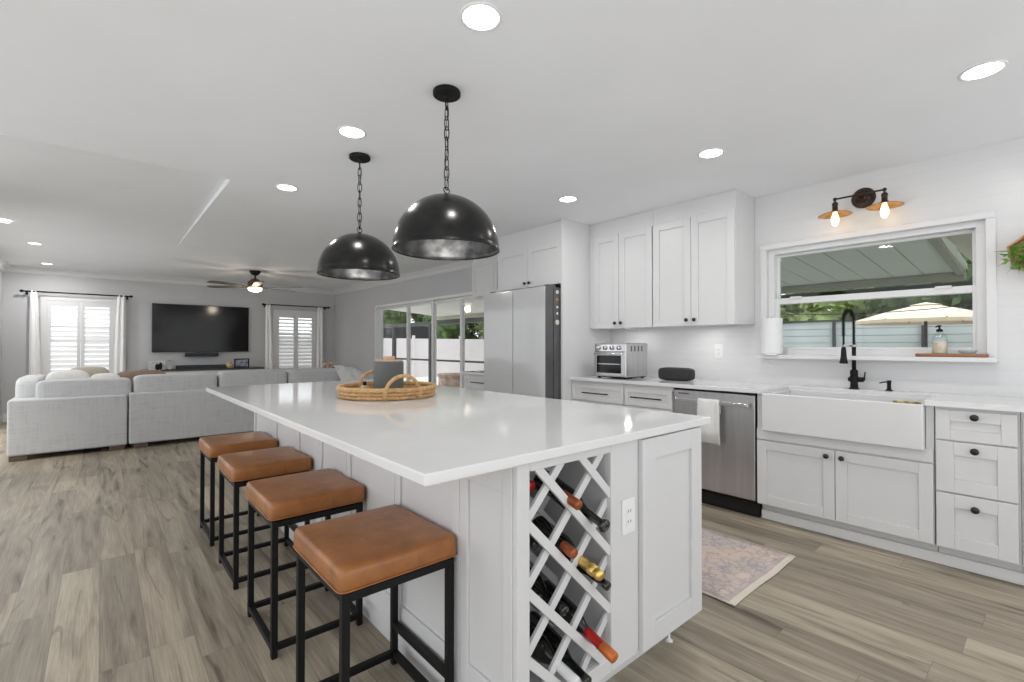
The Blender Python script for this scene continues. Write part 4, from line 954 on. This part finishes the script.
def faucet():
    x, y = 3.99, .955; o = thing('kitchen_faucet', 'black spring pull-down kitchen faucet behind the sink', 'faucet', (x, y, .914))
    MB().lathe([(0, 0), (.031, 0), (.031, .006), (.024, .010), (.022, .045), (.027, .050), (.027, .085), (.022, .092), (.024, .10), (.024, .125), (.016, .135), (0, .135)], (x, y, .914), 24).build('base', 'black', o, smooth=False, bevel=.001)
    m = MB().tube([(x, y, .98), (x, y - .055, .98)], .017, 14); m.tube([(x, y + .02, .98), (x, y + .034, .98)], .014, 12)
    hv = m.build('handle_hub', 'black', o, smooth=True)
    MB().tube([(x, y - .058, .975), (x, y - .064, 1.035)], [.006, .004], 8).build('lever', 'black', hv, smooth=True)
    zt = 1.385; MB().tube([(x, y, 1.04), (x, y, 1.22)], .013, 12).build('riser', 'black', o, smooth=True)
    # spout leans back over the sink towards -x, slight turn
    d = V((-.95, .30, 0)).normalized(); R = .056
    path = [V((x, y, 1.20 + i * .03)) for i in range(7)] + [V((x, y, zt)) + d * R * (1 - math.cos(t)) + V((0, 0, R * 1.35 * math.sin(t))) for t in [PI * i / 14 for i in range(1, 15)]]
    end = path[-1]; path += [end + V((0, 0, -.02 * i)) for i in range(1, 10)]
    MB().tube(path, .0065, 8).build('hose', 'black', o, smooth=True)
    # spring coil around the hose
    sp = []; L_ = 0; turns = 40; idx = list(range(0, len(path) - 5))
    seg = path[:len(path) - 4]; NS = turns * 8
    for k in range(NS + 1):
        f = k / NS * (len(seg) - 1); i = min(int(f), len(seg) - 2); p = seg[i].lerp(seg[i + 1], f - i); t = (seg[i + 1] - seg[i]).normalized()
        u = V((0, 0, 1)).cross(t); u = V((d.y, -d.x, 0)) ; w = t.cross(u).normalized(); a = 2 * PI * turns * k / NS
        sp.append(p + (u * math.cos(a) + w * math.sin(a)) * .0115)
    MB().tube(sp, .0022, 5).build('spring', 'black', o, smooth=True)
    hd = path[-1]
    MB().lathe([(0, 0), (.012, 0), (.015, -.02), (.017, -.06), (.022, -.095), (.026, -.105), (.024, -.112), (0, -.112)], hd, 20).build('spray_head', 'black', o, smooth=True)
    cz_ = 1.215; b = MB().tube([(x, y, cz_), (hd.x, hd.y, cz_)], .005, 8).lathe([(.0155, -.008), (.0185, -.008), (.0185, .008), (.0155, .008)], (x, y, cz_), 16, close=True).lathe([(.009, -.006), (.012, -.006), (.012, .006), (.009, .006)], (hd.x, hd.y, cz_), 14, close=True)
    b.build('docking_arm', 'steel_l', o, smooth=True)
faucet()
o = thing('soap_dispenser', 'short black soap dispenser pump right of the faucet', 'soap dispenser', (4.0, .762, .914))
MB().lathe([(0, 0), (.021, 0), (.020, .006), (.012, .010), (.011, .05), (.013, .052), (.013, .068), (0, .07)], (4.0, .762, .914), 18).build('pump', 'black', o, smooth=True)
MB().tube([(4.0, .762, .974), (3.955, .785, .972), (3.935, .80, .966)], [.005, .005, .004], 8).build('spout', 'black', o, smooth=True)
# paper roll standing on the window stool
o = thing('paper_towel_roll', 'white paper towel roll standing at the left end of the window sill', 'paper towels', (4.02, 1.485, 1.145))
MB().lathe([(.018, 0), (.072, 0), (.0745, .004), (.0745, .278), (.072, .282), (.018, .282)], (4.0, 1.497, 1.151), 36, close=True).build('paper', 'paper', o, smooth=False, bevel=.002)
MB().lathe([(0, 0), (.078, 0), (.078, .006), (0, .006)], (4.0, 1.497, 1.145), 32).build('holder_base', 'steel_l', o, smooth=False)
MB().lathe([(0, .0), (.006, 0), (.006, .28), (.009, .285), (0, .295)], (4.0, 1.497, 1.15), 12).build('holder_rod', 'steel_l', o, smooth=True)
# board, soap bottle, dish
zb = 1.1452
pr = [(3.975, .618), (3.970, .60), (3.972, .45), (3.970, .32), (3.976, .295), (4.0, .288), (4.05, .290), (4.062, .30), (4.064, .45), (4.062, .61), (4.05, .622), (3.99, .624)]
tag(MB().prism([(a, b, zb) for a, b in pr], (0, 0, .020)).build('wooden_board', 'wood', bevel=.004), 'live-edge acacia wood board on the right half of the window sill', 'board')
o = thing('soap_bottle', 'clear glass soap bottle with black pump and peach soap on the wooden board', 'soap bottle', (4.02, .508, zb + .02))
c_ = (4.02, .508, zb + .02)
MB().lathe([(0, 0), (.036, 0), (.0385, .004), (.0385, .095), (.036, .112), (.022, .128), (.013, .134), (.013, .145)], c_, 28).build('glass_body', 'clear', o, smooth=True)
MB().lathe([(0, .003), (.0355, .003), (.0360, .006), (.0360, .078), (0, .078)], c_, 28).build('liquid', 'soapliq', o, smooth=True)
MB().lathe([(0, .139), (.0165, .139), (.0165, .150), (.012, .156), (.005, .158), (.005, .176), (.0, .176)], c_, 18).tube([(4.02, .508, zb + .194), (3.985, .520, zb + .190)], .005, 8).lathe([(0, .172), (.010, .172), (.010, .180), (0, .181)], c_, 14).build('pump', 'black', o, smooth=True)
tag(MB().lathe([(0, 0), (.030, 0), (.043, .012), (.046, .022), (.044, .022), (.040, .013), (.028, .003), (0, .003)], (4.02, .380, zb + .02), 28).build('glass_dish', 'clear', smooth=True), 'small clear glass dish right of the soap bottle on the wooden board', 'dish')

# wall planter at right edge
def planter():
    yc, zc = .092, 1.750; xw = XW; o = thing('wall_planter', 'angled wooden wall planter full of green succulents at the right edge', 'planter', (xw, yc, zc))
    # tilted hexagonal frame, one slat rising to the right
    hexp = [(yc + .125 * math.cos(a), zc + .125 * math.sin(a)) for a in [math.radians(20 + 60 * k) for k in range(6)]]
    m = MB()
    for k in range(6):
        (a0, b0), (a1, b1) = hexp[k], hexp[(k + 1) % 6]; d = V((0, a1 - a0, b1 - b0)); nrm = V((0, yc - (a0 + a1) / 2, zc - (b0 + b1) / 2)).normalized() * .011
        m.obox((xw - .085, a0, b0), (.082, 0, 0), d, nrm)
    m.build('wood_frame', 'tan_wood', o, bevel=.002)
    MB().prism([(xw - .008, a, b) for a, b in hexp], (.007, 0, 0)).build('back_board', 'tan_wood', o)
    rnd = random.Random(4); L = MB()
    for k in range(260):
        a = rnd.uniform(0, 2 * PI); r = rnd.uniform(.0, .095); y, z = yc + r * math.cos(a) * .95 + .03, zc - .02 + r * math.sin(a) * .85; x = xw - .075 - rnd.uniform(0, .05)
        dv = V((-rnd.uniform(.3, 1), rnd.uniform(-.8, .8) + (y - yc) * 6, rnd.uniform(-.7, .6) + (z - zc) * 6)).normalized(); s = V((rnd.uniform(-1, 1), rnd.uniform(-1, 1), rnd.uniform(-1, 1))); s = (s - dv * s.dot(dv)).normalized()
        l = rnd.uniform(.022, .045); w = rnd.uniform(.004, .008); p = V((x, y, z)); q = dv.cross(s) * .003
        L.prism([p, p + dv * l * .5 + s * w + q, p + dv * l, p + dv * l * .5 - s * w + q], -dv.cross(s) * .0015)
    L.build('foliage', 'leaf', o)
    B = MB()
    for dy, dz, l in ((.105, .012, .09), (.075, -.085, .085), (.095, -.05, .09), (.02, -.10, .06), (.055, -.11, .06)):
        p = V((xw - .10, yc + dy * .8, zc + dz * .6)); e = p + V((-.02, dy, dz)).normalized() * l; B.tube([p, p.lerp(e, .5) + V((-.008, 0, .004)), e], [.004, .003, .0006], 6)
    B.build('long_leaves', 'leaf2', o, smooth=True)
planter()

# ================================================================== ISLAND TOP OBJECTS
def tray():
    c0 = V((1.302, 2.652, .914)); R = .270
    o = thing('rattan_tray', 'round woven rattan tray with two loop handles on the island', 'tray', c0)
    MB().lathe([(0, .002), (R - .01, .002), (R - .01, .010), (0, .010)], c0, 48).build('base', 'rattan', o, smooth=False)
    for k, (r, z, t) in enumerate(((R, .012, .0108), (R + .003, .033, .0105), (R + .009, .056, .0135))):
        m = MB(); N = 96; rings = []
        pts = [(c0.x + (r + .0022 * math.sin(a * 40 + k)) * math.cos(a), c0.y + (r + .0022 * math.sin(a * 40 + k)) * math.sin(a), c0.z + z) for a in [2 * PI * i / N for i in range(N)]]
        m.tube(pts, t, 10, closed=True).build('wicker_ring', 'rattan', o, smooth=True)
    # handles at opposite sides, facing left-right as seen from the stools
    for th in (-98, 82):
        t0 = math.radians(th); pts = []
        for i in range(21):
            s = PI * i / 20; off = math.cos(s) * .098; ang = t0 + off / R
            pts.append((c0.x + (R + .006) * math.cos(ang), c0.y + (R + .006) * math.sin(ang), c0.z + .03 + .105 * math.sin(s)))
        MB().tube(pts, .0105, 10).build('loop_handle', 'rattan', o, smooth=True)
        for sg in (0, 20):
            p = pts[sg]; MB().lathe([(.0, -.03), (.017, -.03), (.017, .03), (0, .03)], (p[0], p[1], c0.z + .033), 10).build('handle_wrap', 'rattan', o, smooth=True)
tray()
o = thing('candle_canister', 'dark slate grey canister candle with pale wood lid in the rattan tray', 'canister', (1.315, 2.665, .925))
c_ = (1.315, 2.665, .9245)
MB().lathe([(0, 0), (.084, 0), (.088, .006), (.088, .190), (.085, .197), (0, .197)], c_, 48).build('canister', 'grey_can', o, smooth=False, bevel=.001)
MB().lathe([(0, .197), (.080, .197), (.080, .206), (0, .206)], c_, 40).build('lid', 'palewood', o, smooth=False, bevel=.002)
MB().lathe([(0, .206), (.036, .206), (.036, .228), (0, .228)], c_, 28).build('lid_knob', 'palewood', o, smooth=False, bevel=.003)
for p in (): pass
bk = MB(); bk.obox((1.455, 2.60, .9245), (.09, .05, 0), (-.06, .11, 0), (0, 0, .03))
tag(bk.build('coaster_stack', 'darkwood', bevel=.003), 'dark square coaster stack right of the canister in the rattan tray', 'coasters')
o = thing('glass_jar', 'tiny pale jar with dark lid left of the canister in the tray', 'jar', (1.205, 2.76, .925))
MB().lathe([(0, 0), (.022, 0), (.024, .01), (.024, .045), (.015, .052), (0, .052)], (1.205, 2.76, .9245), 20).build('jar_body', 'cream', o, smooth=True)
MB().lathe([(0, .052), (.012, .052), (.012, .075), (0, .076)], (1.205, 2.76, .9245), 14).build('jar_lid', 'black', o, smooth=True)

# ================================================================== RUG
def rug():
    x0, x1, y0, y1 = 2.235, 3.025, 1.005, 3.1
    o = thing('runner_rug', 'faded pink and blue patterned runner rug on the floor before the dishwasher', 'rug', (2.6, 2.05, 0))
    def sheet(m, a0, a1, b0, b1, z, nx=14, ny=30):
        R = [[m.bm.verts.new((a0 + (a1 - a0) * i / nx, b0 + (b1 - b0) * j / ny + (.003 * math.sin((a0 + (a1 - a0) * i / nx) * 11) if b0 < 1.2 else 0) * (1 - j / ny), z + .0015 * math.sin(i * 1.3 + j * .9))) for i in range(nx + 1)] for j in range(ny + 1)]
        for A, B in zip(R, R[1:]):
            for i in range(nx): m.bm.faces.new((A[i], A[i + 1], B[i + 1], B[i]))
        return m
    sheet(MB(), x0, x1, y0, y1, .006).build('woven_hem', 'rughem', o, smooth=True, solid=.006)
    sheet(MB(), x0 + .012, x1 - .012, y0 + .032, y1 - .032, .0105).build('border_band', 'rugband', o, smooth=True, solid=.002)
    sheet(MB(), x0 + .025, x1 - .025, y0 + .055, y1 - .055, .0125).build('patterned_field', 'rug', o, smooth=True, solid=.002)
rug()

# ================================================================== LIVING ROOM
def sofa():
    y0 = 7.18; o = thing('sectional_sofa', 'large light grey linen sectional sofa seen from behind, facing the television', 'sofa', (1.2, 7.7, 0))
    zb, zt = .055, .655
    m = MB().box(-.745, .232, y0, y0 + .20, zb, zt - .012); m.build('back_frame', 'sofa', o, bevel=.02, seg=3)
    m = MB().box(.245, 3.06, y0 + .0, y0 + .20, zb, zt); m.build('back_frame', 'sofa', o, bevel=.02, seg=3)
    MB().box(-.745, -.54, y0 + .20, 9.3, zb, zt - .012).build('side_frame', 'sofa', o, bevel=.02, seg=3)
    MB().box(2.86, 3.06, y0 + .20, 8.25, zb, zt - .03).build('arm', 'sofa', o, bevel=.02, seg=3)
    MB().box(-.54, .232, y0 + .2, 9.3, zb, .30).build('seat_base', 'sofa', o, bevel=.02)
    MB().box(.245, 2.86, y0 + .2, 8.2, zb, .30).build('seat_base', 'sofa', o, bevel=.02)
    for a, b, c0, c1 in ((-.53, .235, y0 + .42, 9.28), (.25, 1.12, y0 + .42, 8.24), (1.125, 1.99, y0 + .42, 8.24), (1.995, 2.86, y0 + .42, 8.24)):
        MB().box(a, b, c0, c1, .30, .47).build('seat_cushion', 'sofa', o, bevel=.05, seg=4)
    for a, b, z in ((-.55, .275, .822), (.290, 1.165, .846), (1.185, 2.035, .866), (2.05, 2.86, .858)):
        MB().soft(((a + b) / 2, y0 + .27, (.47 + z) / 2 + .0), (b - a, .27, z - .45), .22, 56, 24).build('back_cushion', 'sofa', o, smooth=True)
    MB().soft((-.62, 8.0, .645), (.22, 1.05, .43), .34, 36, 18).build('back_cushion', 'sofa', o, smooth=True)
    for x, y in ((-.66, y0 + .05), (.14, y0 + .05), (.36, y0 + .05), (2.9, y0 + .05), (1.6, y0 + .05), (-.66, 9.2), (2.9, 8.1)):
        MB().box(x - .07, x + .07, y - .04, y + .04, 0, zb).build('leg', 'sofaleg', o, bevel=.003)
sofa()
def pillow(c0, size, rz, tilt, m, label):
    mb = MB().soft((0, 0, 0), size, .55, 28, 14)
    R_ = Matrix.Rotation(rz, 3, 'Z') @ Matrix.Rotation(tilt, 3, 'X')
    for v in mb.bm.verts:
        v.co = R_ @ v.co + V(c0)
    return tag(mb.build('throw_pillow', m, smooth=True), label, 'cushion', 'throw pillows on the sofa')
pillow((-.12, 7.9, .76), (.42, .16, .40), .15, -.3, 'pillow_b', 'beige pillow peeking over the left end of the sofa back')
pillow((-.30, 7.78, .70), (.42, .15, .46), .1, -.35, 'pillow_w', 'white pillow leaning at the left end of the sofa')
pillow((.03, 7.66, .67), (.32, .12, .43), -.15, -.3, 'pillow_w', 'second off-white pillow just in front of the beige one')
pillow((.40, 7.95, .745), (.56, .15, .30), 0, -.3, 'pillow_t', 'long taupe brown pillow low behind the first sofa back cushion')
# throw blanket over the right cushion
m = MB(); rows = []
prof = [(y, z) for y, z in ((7.165, .60), (7.16, .67), (7.20, .70), (7.29, .80), (7.36, .885), (7.46, .905), (7.56, .885), (7.62, .80), (7.66, .66), (7.68, .52))]
for i in range(13):
    s = i / 12; x = 2.74 + .44 * s + .0; drop = (s ** 2) * .10
    rows.append([m.bm.verts.new((x + .012 * math.sin(k * 1.1 + i), y + .008 * math.sin(i * 1.9), z + .010 + .012 * math.sin(i * 1.3 + k * .8) - drop)) for k, (y, z) in enumerate(prof)])
for A, B in zip(rows, rows[1:]):
    for k in range(len(prof) - 1): m.bm.faces.new((A[k], A[k + 1], B[k + 1], B[k]))
tag(m.build('throw_blanket', 'throw', smooth=True, solid=.012, sub=1), 'white throw blanket draped over the right end of the sofa', 'blanket')
# side table with dried flowers in the corner
o = thing('side_table', 'small round side table in the far right corner behind the sofa', 'side table', (3.5, 9.7, 0))
MB().lathe([(0, .70), (.22, .70), (.22, .72), (0, .72)], (3.50, 9.7, 0), 28).build('table_top', 'palewood', o, bevel=.003)
MB().lathe([(0, 0), (.16, 0), (.15, .02), (.02, .04), (.02, .70), (0, .70)], (3.50, 9.7, 0), 20).build('pedestal', 'black', o, smooth=True)
o = thing('dried_flowers', 'pale pink dried flowers in a bowl on the corner side table', 'flowers', (3.5, 9.7, .72))
MB().lathe([(0, 0), (.05, 0), (.09, .05), (.085, .05), (.045, .006), (0, .006)], (3.50, 9.7, .72), 20).build('bowl', 'cream', o, smooth=True)
fl = MB(); rnd = random.Random(3)
for k in range(26):
    a = rnd.uniform(0, 6.28); r = rnd.uniform(0, .16); fl.soft((3.5 + r * math.cos(a), 9.7 + r * math.sin(a), .80 + rnd.uniform(0, .10) - r * .3), (.05, .05, .045), 1, 8, 6)
fl.build('blossoms', 'petal', o, smooth=True)

# TV
def tv():
    x0, x1, z0, z1 = .693, 2.285, 1.097, 2.005; o = thing('television', 'large black flat television mounted on the grey living room wall', 'television', ((x0 + x1) / 2, YB, z0))
    MB().box(x0, x1, YB - .060, YB - .022, z0, z1).build('casing', 'tvb', o, bevel=.004)
    MB().box(x0 + .010, x1 - .010, YB - .0615, YB - .0602, z0 + .016, z1 - .010).build('screen', 'screen', o)
    MB().box(x0 + .4, x1 - .4, YB - .022, YB, z0 + .2, z1 - .2).build('wall_mount', 'black', o)
tv()
o = thing('camera_bar', 'short dark bar speaker fixed right below the television', 'soundbar', (1.47, YB, 1.01))
MB().box(1.20, 1.745, YB - .10, YB - .012, 1.012, 1.082).build('cloth_body', 'soundbar', o, bevel=.01); MB().box(1.3, 1.64, YB - .012, YB, 1.02, 1.07).build('bracket', 'black', o)
def console():
    o = thing('media_console', 'white media console with dark top edge under the television', 'media console', (1.5, 10.72, 0))
    x0, x1, y0, y1 = .56, 2.46, 10.52, 10.98
    MB().box(x0, x1, y0, y1, .10, .755).build('body', 'console', o, bevel=.004)
    MB().box(x0 - .02, x1 + .02, y0 - .02, y1, .755, .785).build('top', 'darkwood', o, bevel=.003)
    for k in range(4): MB().box(x0 + .02 + k * .47, x0 + .47 + k * .47, y0 - .016, y0 - .0005, .13, .735).build('door', 'console', o, bevel=.004)
    for x in (x0 + .06, x1 - .06):
        for y in (y0 + .05, y1 - .05): MB().box(x - .025, x + .025, y - .025, y + .025, 0, .10).build('leg', 'sofaleg', o)
console()
tag(MB().box(1.03, 1.91, 10.60, 10.70, .785, .855).build('long_soundbar', 'soundbar', bevel=.012), 'long black soundbar lying on the media console', 'soundbar')
def frame(x0, x1, y, z0, z1, label, m1, m2, t=.02):
    o = thing('picture_frame', label, 'picture frame', ((x0 + x1) / 2, y, z0))
    f = MB(); f.box(x0, x0 + t, y, y + .02, z0, z1); f.box(x1 - t, x1, y, y + .02, z0, z1); f.box(x0 + t, x1 - t, y, y + .02, z0, z0 + t); f.box(x0 + t, x1 - t, y, y + .02, z1 - t, z1)
    f.build('frame', m1, o, bevel=.002); MB().box(x0 + t, x1 - t, y + .006, y + .016, z0 + t, z1 - t).build('picture', m2, o)
frame(.635, .87, 10.66, .785, .945, 'pale framed picture at the left end of the media console', 'whitefoil', 'mirrorw', .014)
frame(1.975, 2.24, 10.66, .785, .965, 'black framed photo at the right end of the media console', 'black', 'photo', .022)
o = thing('decor_letters', 'small black and white ornament in front of the pale picture on the console', 'ornament', (.75, 10.6, .785))
MB().soft((.755, 10.60, .84), (.07, .04, .11), .8, 16, 10).build('ornament_body', 'black', o, smooth=True); MB().soft((.80, 10.60, .855), (.05, .03, .13), .8, 14, 10).build('ornament_wing', 'black', o, smooth=True)
o = thing('wire_lantern', 'round silver wire lantern on the console left of the long soundbar', 'lantern', (.94, 10.63, .785))
m = MB()
for k in range(6):
    a = PI * k / 6; m.tube([(.945 + .085 * math.cos(a) * math.cos(t), 10.63 + .085 * math.sin(a) * math.cos(t), .875 + .082 * math.sin(t)) for t in [2 * PI * i / 20 for i in range(20)]], .003, 5, closed=True)
m.build('wire_cage', 'steel', o, smooth=True)
MB().lathe([(0, 0), (.04, 0), (.04, .06), (0, .06)], (.945, 10.63, .792), 16).build('candle', 'whitefoil', o, smooth=False)
MB().lathe([(0, 0), (.06, 0), (.06, .008), (0, .008)], (.945, 10.63, .785), 16).build('base', 'black', o, smooth=False)
o = thing('ceramic_vase', 'small cream and gold vase left of the black framed photo', 'vase', (1.89, 10.62, .785))
MB().lathe([(0, 0), (.04, 0), (.065, .04), (.06, .085), (.03, .11), (.035, .125), (.028, .125), (.02, .11), (0, .10)], (1.885, 10.62, .785), 20).build('vase_body', 'cream', o, smooth=True)
MB().lathe([(.064, .05), (.0665, .06), (.064, .07)], (1.885, 10.62, .785), 20).build('gold_band', 'gold', o, smooth=True)

# ================================================================== OUTDOORS
struct(MB().box(XW + .16, 30, -8, 30, -.22, -.12), 'ground', 'patio', loc=(0, 0, 0))
# patio cover: panelled underside falling away from the house
o = thing('patio_cover', 'pale panelled patio roof with tan gutter outside the sink window', 'patio roof', (6, 4, 2.3))
def zr(x): return 2.42 - .077 * (x - 4.24)
m = MB(); w = .305; y = .85; k = 0
while y < 12.6:
    ya, yb = y, min(y + w, 12.9)
    A = [(4.25, ya + .006, zr(4.25)), (8.0, ya + .006, zr(8.0)), (8.0, ya + .006, zr(8.0) + .07), (4.25, ya + .006, zr(4.25) + .07)]
    m.prism(A, (0, yb - ya - .012, 0)); y += w
m.prism([(4.25, .85, zr(4.25) + .02), (8.0, .75, zr(8.0) + .02), (8.0, .75, zr(8.0) + .09), (4.25, .75, zr(4.25) + .09)], (0, 12.1, 0))
m.build('roof_panels', 'roofp', o)
MB().box(7.98, 8.10, .77, 12.95, zr(8) - .10, zr(8) + .09).build('gutter', 'gutter', o, bevel=.01)
MB().prism([(4.25, .78, zr(4.25) - .02), (7.98, .78, zr(8.0) - .04), (7.98, .78, zr(8.0) + .1), (4.25, .78, zr(4.25) + .1)], (0, .07, 0)).build('end_fascia', 'gutter', o)
o = thing('ribbed_awning', 'beige ribbed metal awning right of the patio roof, upper right of the window', 'awning', (6, -1.5, 2.3))
m = MB()
for k in range(27):
    x = 4.3 + k * .17; m.box(x, x + .155, -4, .755, 2.30, 2.335)
m.build('ribs', 'roofb', o)
MB().box(4.3, 8.87, -4, .755, 2.336, 2.35).build('deck', 'roofb', o)
o = thing('enclosure_frame', 'dark aluminium enclosure beam and posts at the outer edge of the patio', 'enclosure frame', (8.2, 6, -.12))
MB().box(8.14, 8.30, -4, 17.8, 1.90, 2.02).build('beam', 'darkbeam', o)
for y in (-3.5, 5.2, 13.6, 16.2): MB().box(8.15, 8.27, y - .06, y + .06, -.12, 1.90).build('post', 'darkbeam', o)
MB().box(8.19, 8.24, 9.5, 17.8, .72, .78).build('chair_rail', 'darkbeam', o)
# fences
o = thing('slat_fence', 'grey horizontal slat fence beyond the sink window', 'fence', (11, 2, -.12))
m = MB()
for k in range(13): m.box(11.0, 11.03, -6, 9.0, -.1 + k * .138, .03 + k * .138)
m.box(11.031, 11.05, -6, 9, -.1, 1.68); m.build('slats', 'fence_g', o); MB().box(10.97, 11.07, -6, 9, 1.70, 1.735).build('cap_rail', 'darkbeam', o)
for y in (-2.45, -1.1, .25, 1.60, 2.95, 4.3, 5.65, 7.0): MB().box(10.93, 11.0, y - .022, y + .022, -.12, 1.70).build('post', 'darkbeam', o)
o = thing('vinyl_fence', 'smooth white vinyl privacy fence seen through the sliding glass doors', 'fence', (10, 18, -.12))
MB().box(3.5, 14.5, 18.0, 18.06, -.12, 1.53).build('panel', 'fence_w', o); MB().box(14.44, 14.5, 9.0, 18.0, -.12, 1.53).build('panel', 'fence_w', o)
for x in (5.2, 7.6, 10.0, 12.4): MB().box(x - .06, x + .06, 17.94, 18.0, -.12, 1.66).build('post', 'fence_w', o, bevel=.005)
tag(MB().box(7.4, 11.8, 19.2, 20.2, -.12, 2.12).build('garden_shed', 'shed'), 'dark grey shed wall above the white vinyl fence', 'shed')
o = thing('fire_pit', 'low pinkish stone fire pit on the patio outside the glass doors', 'fire pit', (7.4, 10.6, -.12))
MB().lathe([(0, 0), (.55, 0), (.57, .02), (.55, .42), (.58, .44), (.58, .52), (.38, .52), (.36, .46), (0, .40)], (7.9, 11.6, -.12), 20).build('stone_ring', 'stone', o)
# umbrella
def umbrella():
    x, y = 9.8, 1.40; o = thing('patio_umbrella', 'open cream patio umbrella outside the sink window', 'umbrella', (x, y, -.12)); n = 8; R = .92; ze, za = 1.62, 1.88
    def ring(r, z, bulge=0): return [V((x + r * math.cos(2 * PI * (k + .5) / n), y + r * math.sin(2 * PI * (k + .5) / n), z)) for k in range(n)]
    m = MB(); rs = [ring(R, ze - .05), ring(R, ze), ring(R * .55, ze + (za - ze) * .52), ring(R * .16, za - .03)]
    vs = [[m.bm.verts.new(p) for p in r] for r in rs]
    for A, B in zip(vs, vs[1:]):
        for k in range(n): m.bm.faces.new((A[k], A[(k + 1) % n], B[(k + 1) % n], B[k]))
    m.build('canopy', 'umb', o, solid=.004)
    m = MB(); top = m.bm.verts.new((x, y, za + .02)); q = [m.bm.verts.new(p) for p in ring(R * .22, za - .025)]
    for k in range(n): m.bm.faces.new((q[k], q[(k + 1) % n], top))
    m.build('vent_cap', 'umb', o, solid=.004)
    MB().tube([(x, y, -.08), (x, y, za)], .022, 10).build('pole', 'darkbeam', o, smooth=True)
    MB().lathe([(0, 0), (.25, 0), (.25, .04), (.05, .08), (0, .08)], (x, y, -.12), 20).build('base', 'darkbeam', o)
    for p in ring(R, ze): MB().tube([(x, y, za - .03), p], .008, 6).build('rib', 'darkbeam', o)
umbrella()
# string light bulbs and wire
o = thing('string_lights', 'string lights hung between patio beam and fence, outside the sink window', 'string lights', (8.6, 2, 1.9))
w = [V((8.35, 3.1 - .32 * i, 1.74 - .10 * math.sin(PI * i / 10) + .01 * i)) for i in range(11)]
MB().tube(w, .006, 5).build('wire', 'black', o)
for p in w[1::3]: MB().soft(p - V((0, 0, .045)), (.05, .05, .07), 1, 10, 8).build('bulb', 'clear', o, smooth=True)
# trees
def tree(x, y, r, h, label, m='tree', seed=0, dens=1.0):
    rnd = random.Random(seed); o = thing('leafy_tree', label, 'tree', (x, y, -.12), 'trees behind the fences')
    MB().tube([(x, y, -.12), (x + .1, y, h * .4), (x, y + .1, h * .8)], [.14, .10, .05], 8).build('trunk', 'bark', o, smooth=True)
    f = MB(); n = int(4200 * dens)
    blobs = [(rnd.uniform(-.6, .6) * r, rnd.uniform(-.6, .6) * r, rnd.uniform(.25, .9) * h, rnd.uniform(.35, .6) * r) for _ in range(12)]
    for k in range(n):
        bx, by, bz, br = rnd.choice(blobs); d = V((rnd.gauss(0, 1), rnd.gauss(0, 1), rnd.gauss(0, 1))).normalized() * br * rnd.uniform(.65, 1.05)
        p = V((x + bx, y + by, bz)) + d; a = V((rnd.gauss(0, 1), rnd.gauss(0, 1), rnd.gauss(0, .6))).normalized(); b = a.cross(V((rnd.gauss(0, 1), rnd.gauss(0, 1), rnd.gauss(0, 1)))).normalized(); s = rnd.uniform(.05, .13)
        f.prism([p - a * s, p + b * s * .5, p + a * s, p - b * s * .5], a.cross(b) * .004)
    for bx, by, bz, br in blobs: f.soft((x + bx, y + by, bz), (br * 1.5, br * 1.5, br * 1.5), 1, 10, 7)
    f.build('crown', m, o)
TL = [(13.0, 6.4, 1.9, 3.2, 'first tree from the left above the slat fence, behind the window'), (13.2, 3.9, 1.8, 3.0, 'second tree from the left behind the slat fence'),
      (13.0, 1.6, 1.7, 3.1, 'tree behind the cream umbrella, above the slat fence'), (13.4, -.7, 1.8, 3.3, 'tree above the slat fence at the right end of the window'),
      (13.6, 21.2, 2.2, 3.6, 'dark tree over the fence seen in the middle glass door'), (16.4, 19.0, 2.6, 4.0, 'bright green tree seen in the glass door nearest the fridge'),
      (11.0, 25.5, 2.4, 4.2, 'tree above the dark shed seen in the leftmost glass door'), (15.0, 15.6, 1.7, 3.6, 'green tree beyond the fence next to the refrigerator edge'),
      (15.2, 23.8, 2.2, 4.4, 'tall tree behind the shed in the second glass door')]
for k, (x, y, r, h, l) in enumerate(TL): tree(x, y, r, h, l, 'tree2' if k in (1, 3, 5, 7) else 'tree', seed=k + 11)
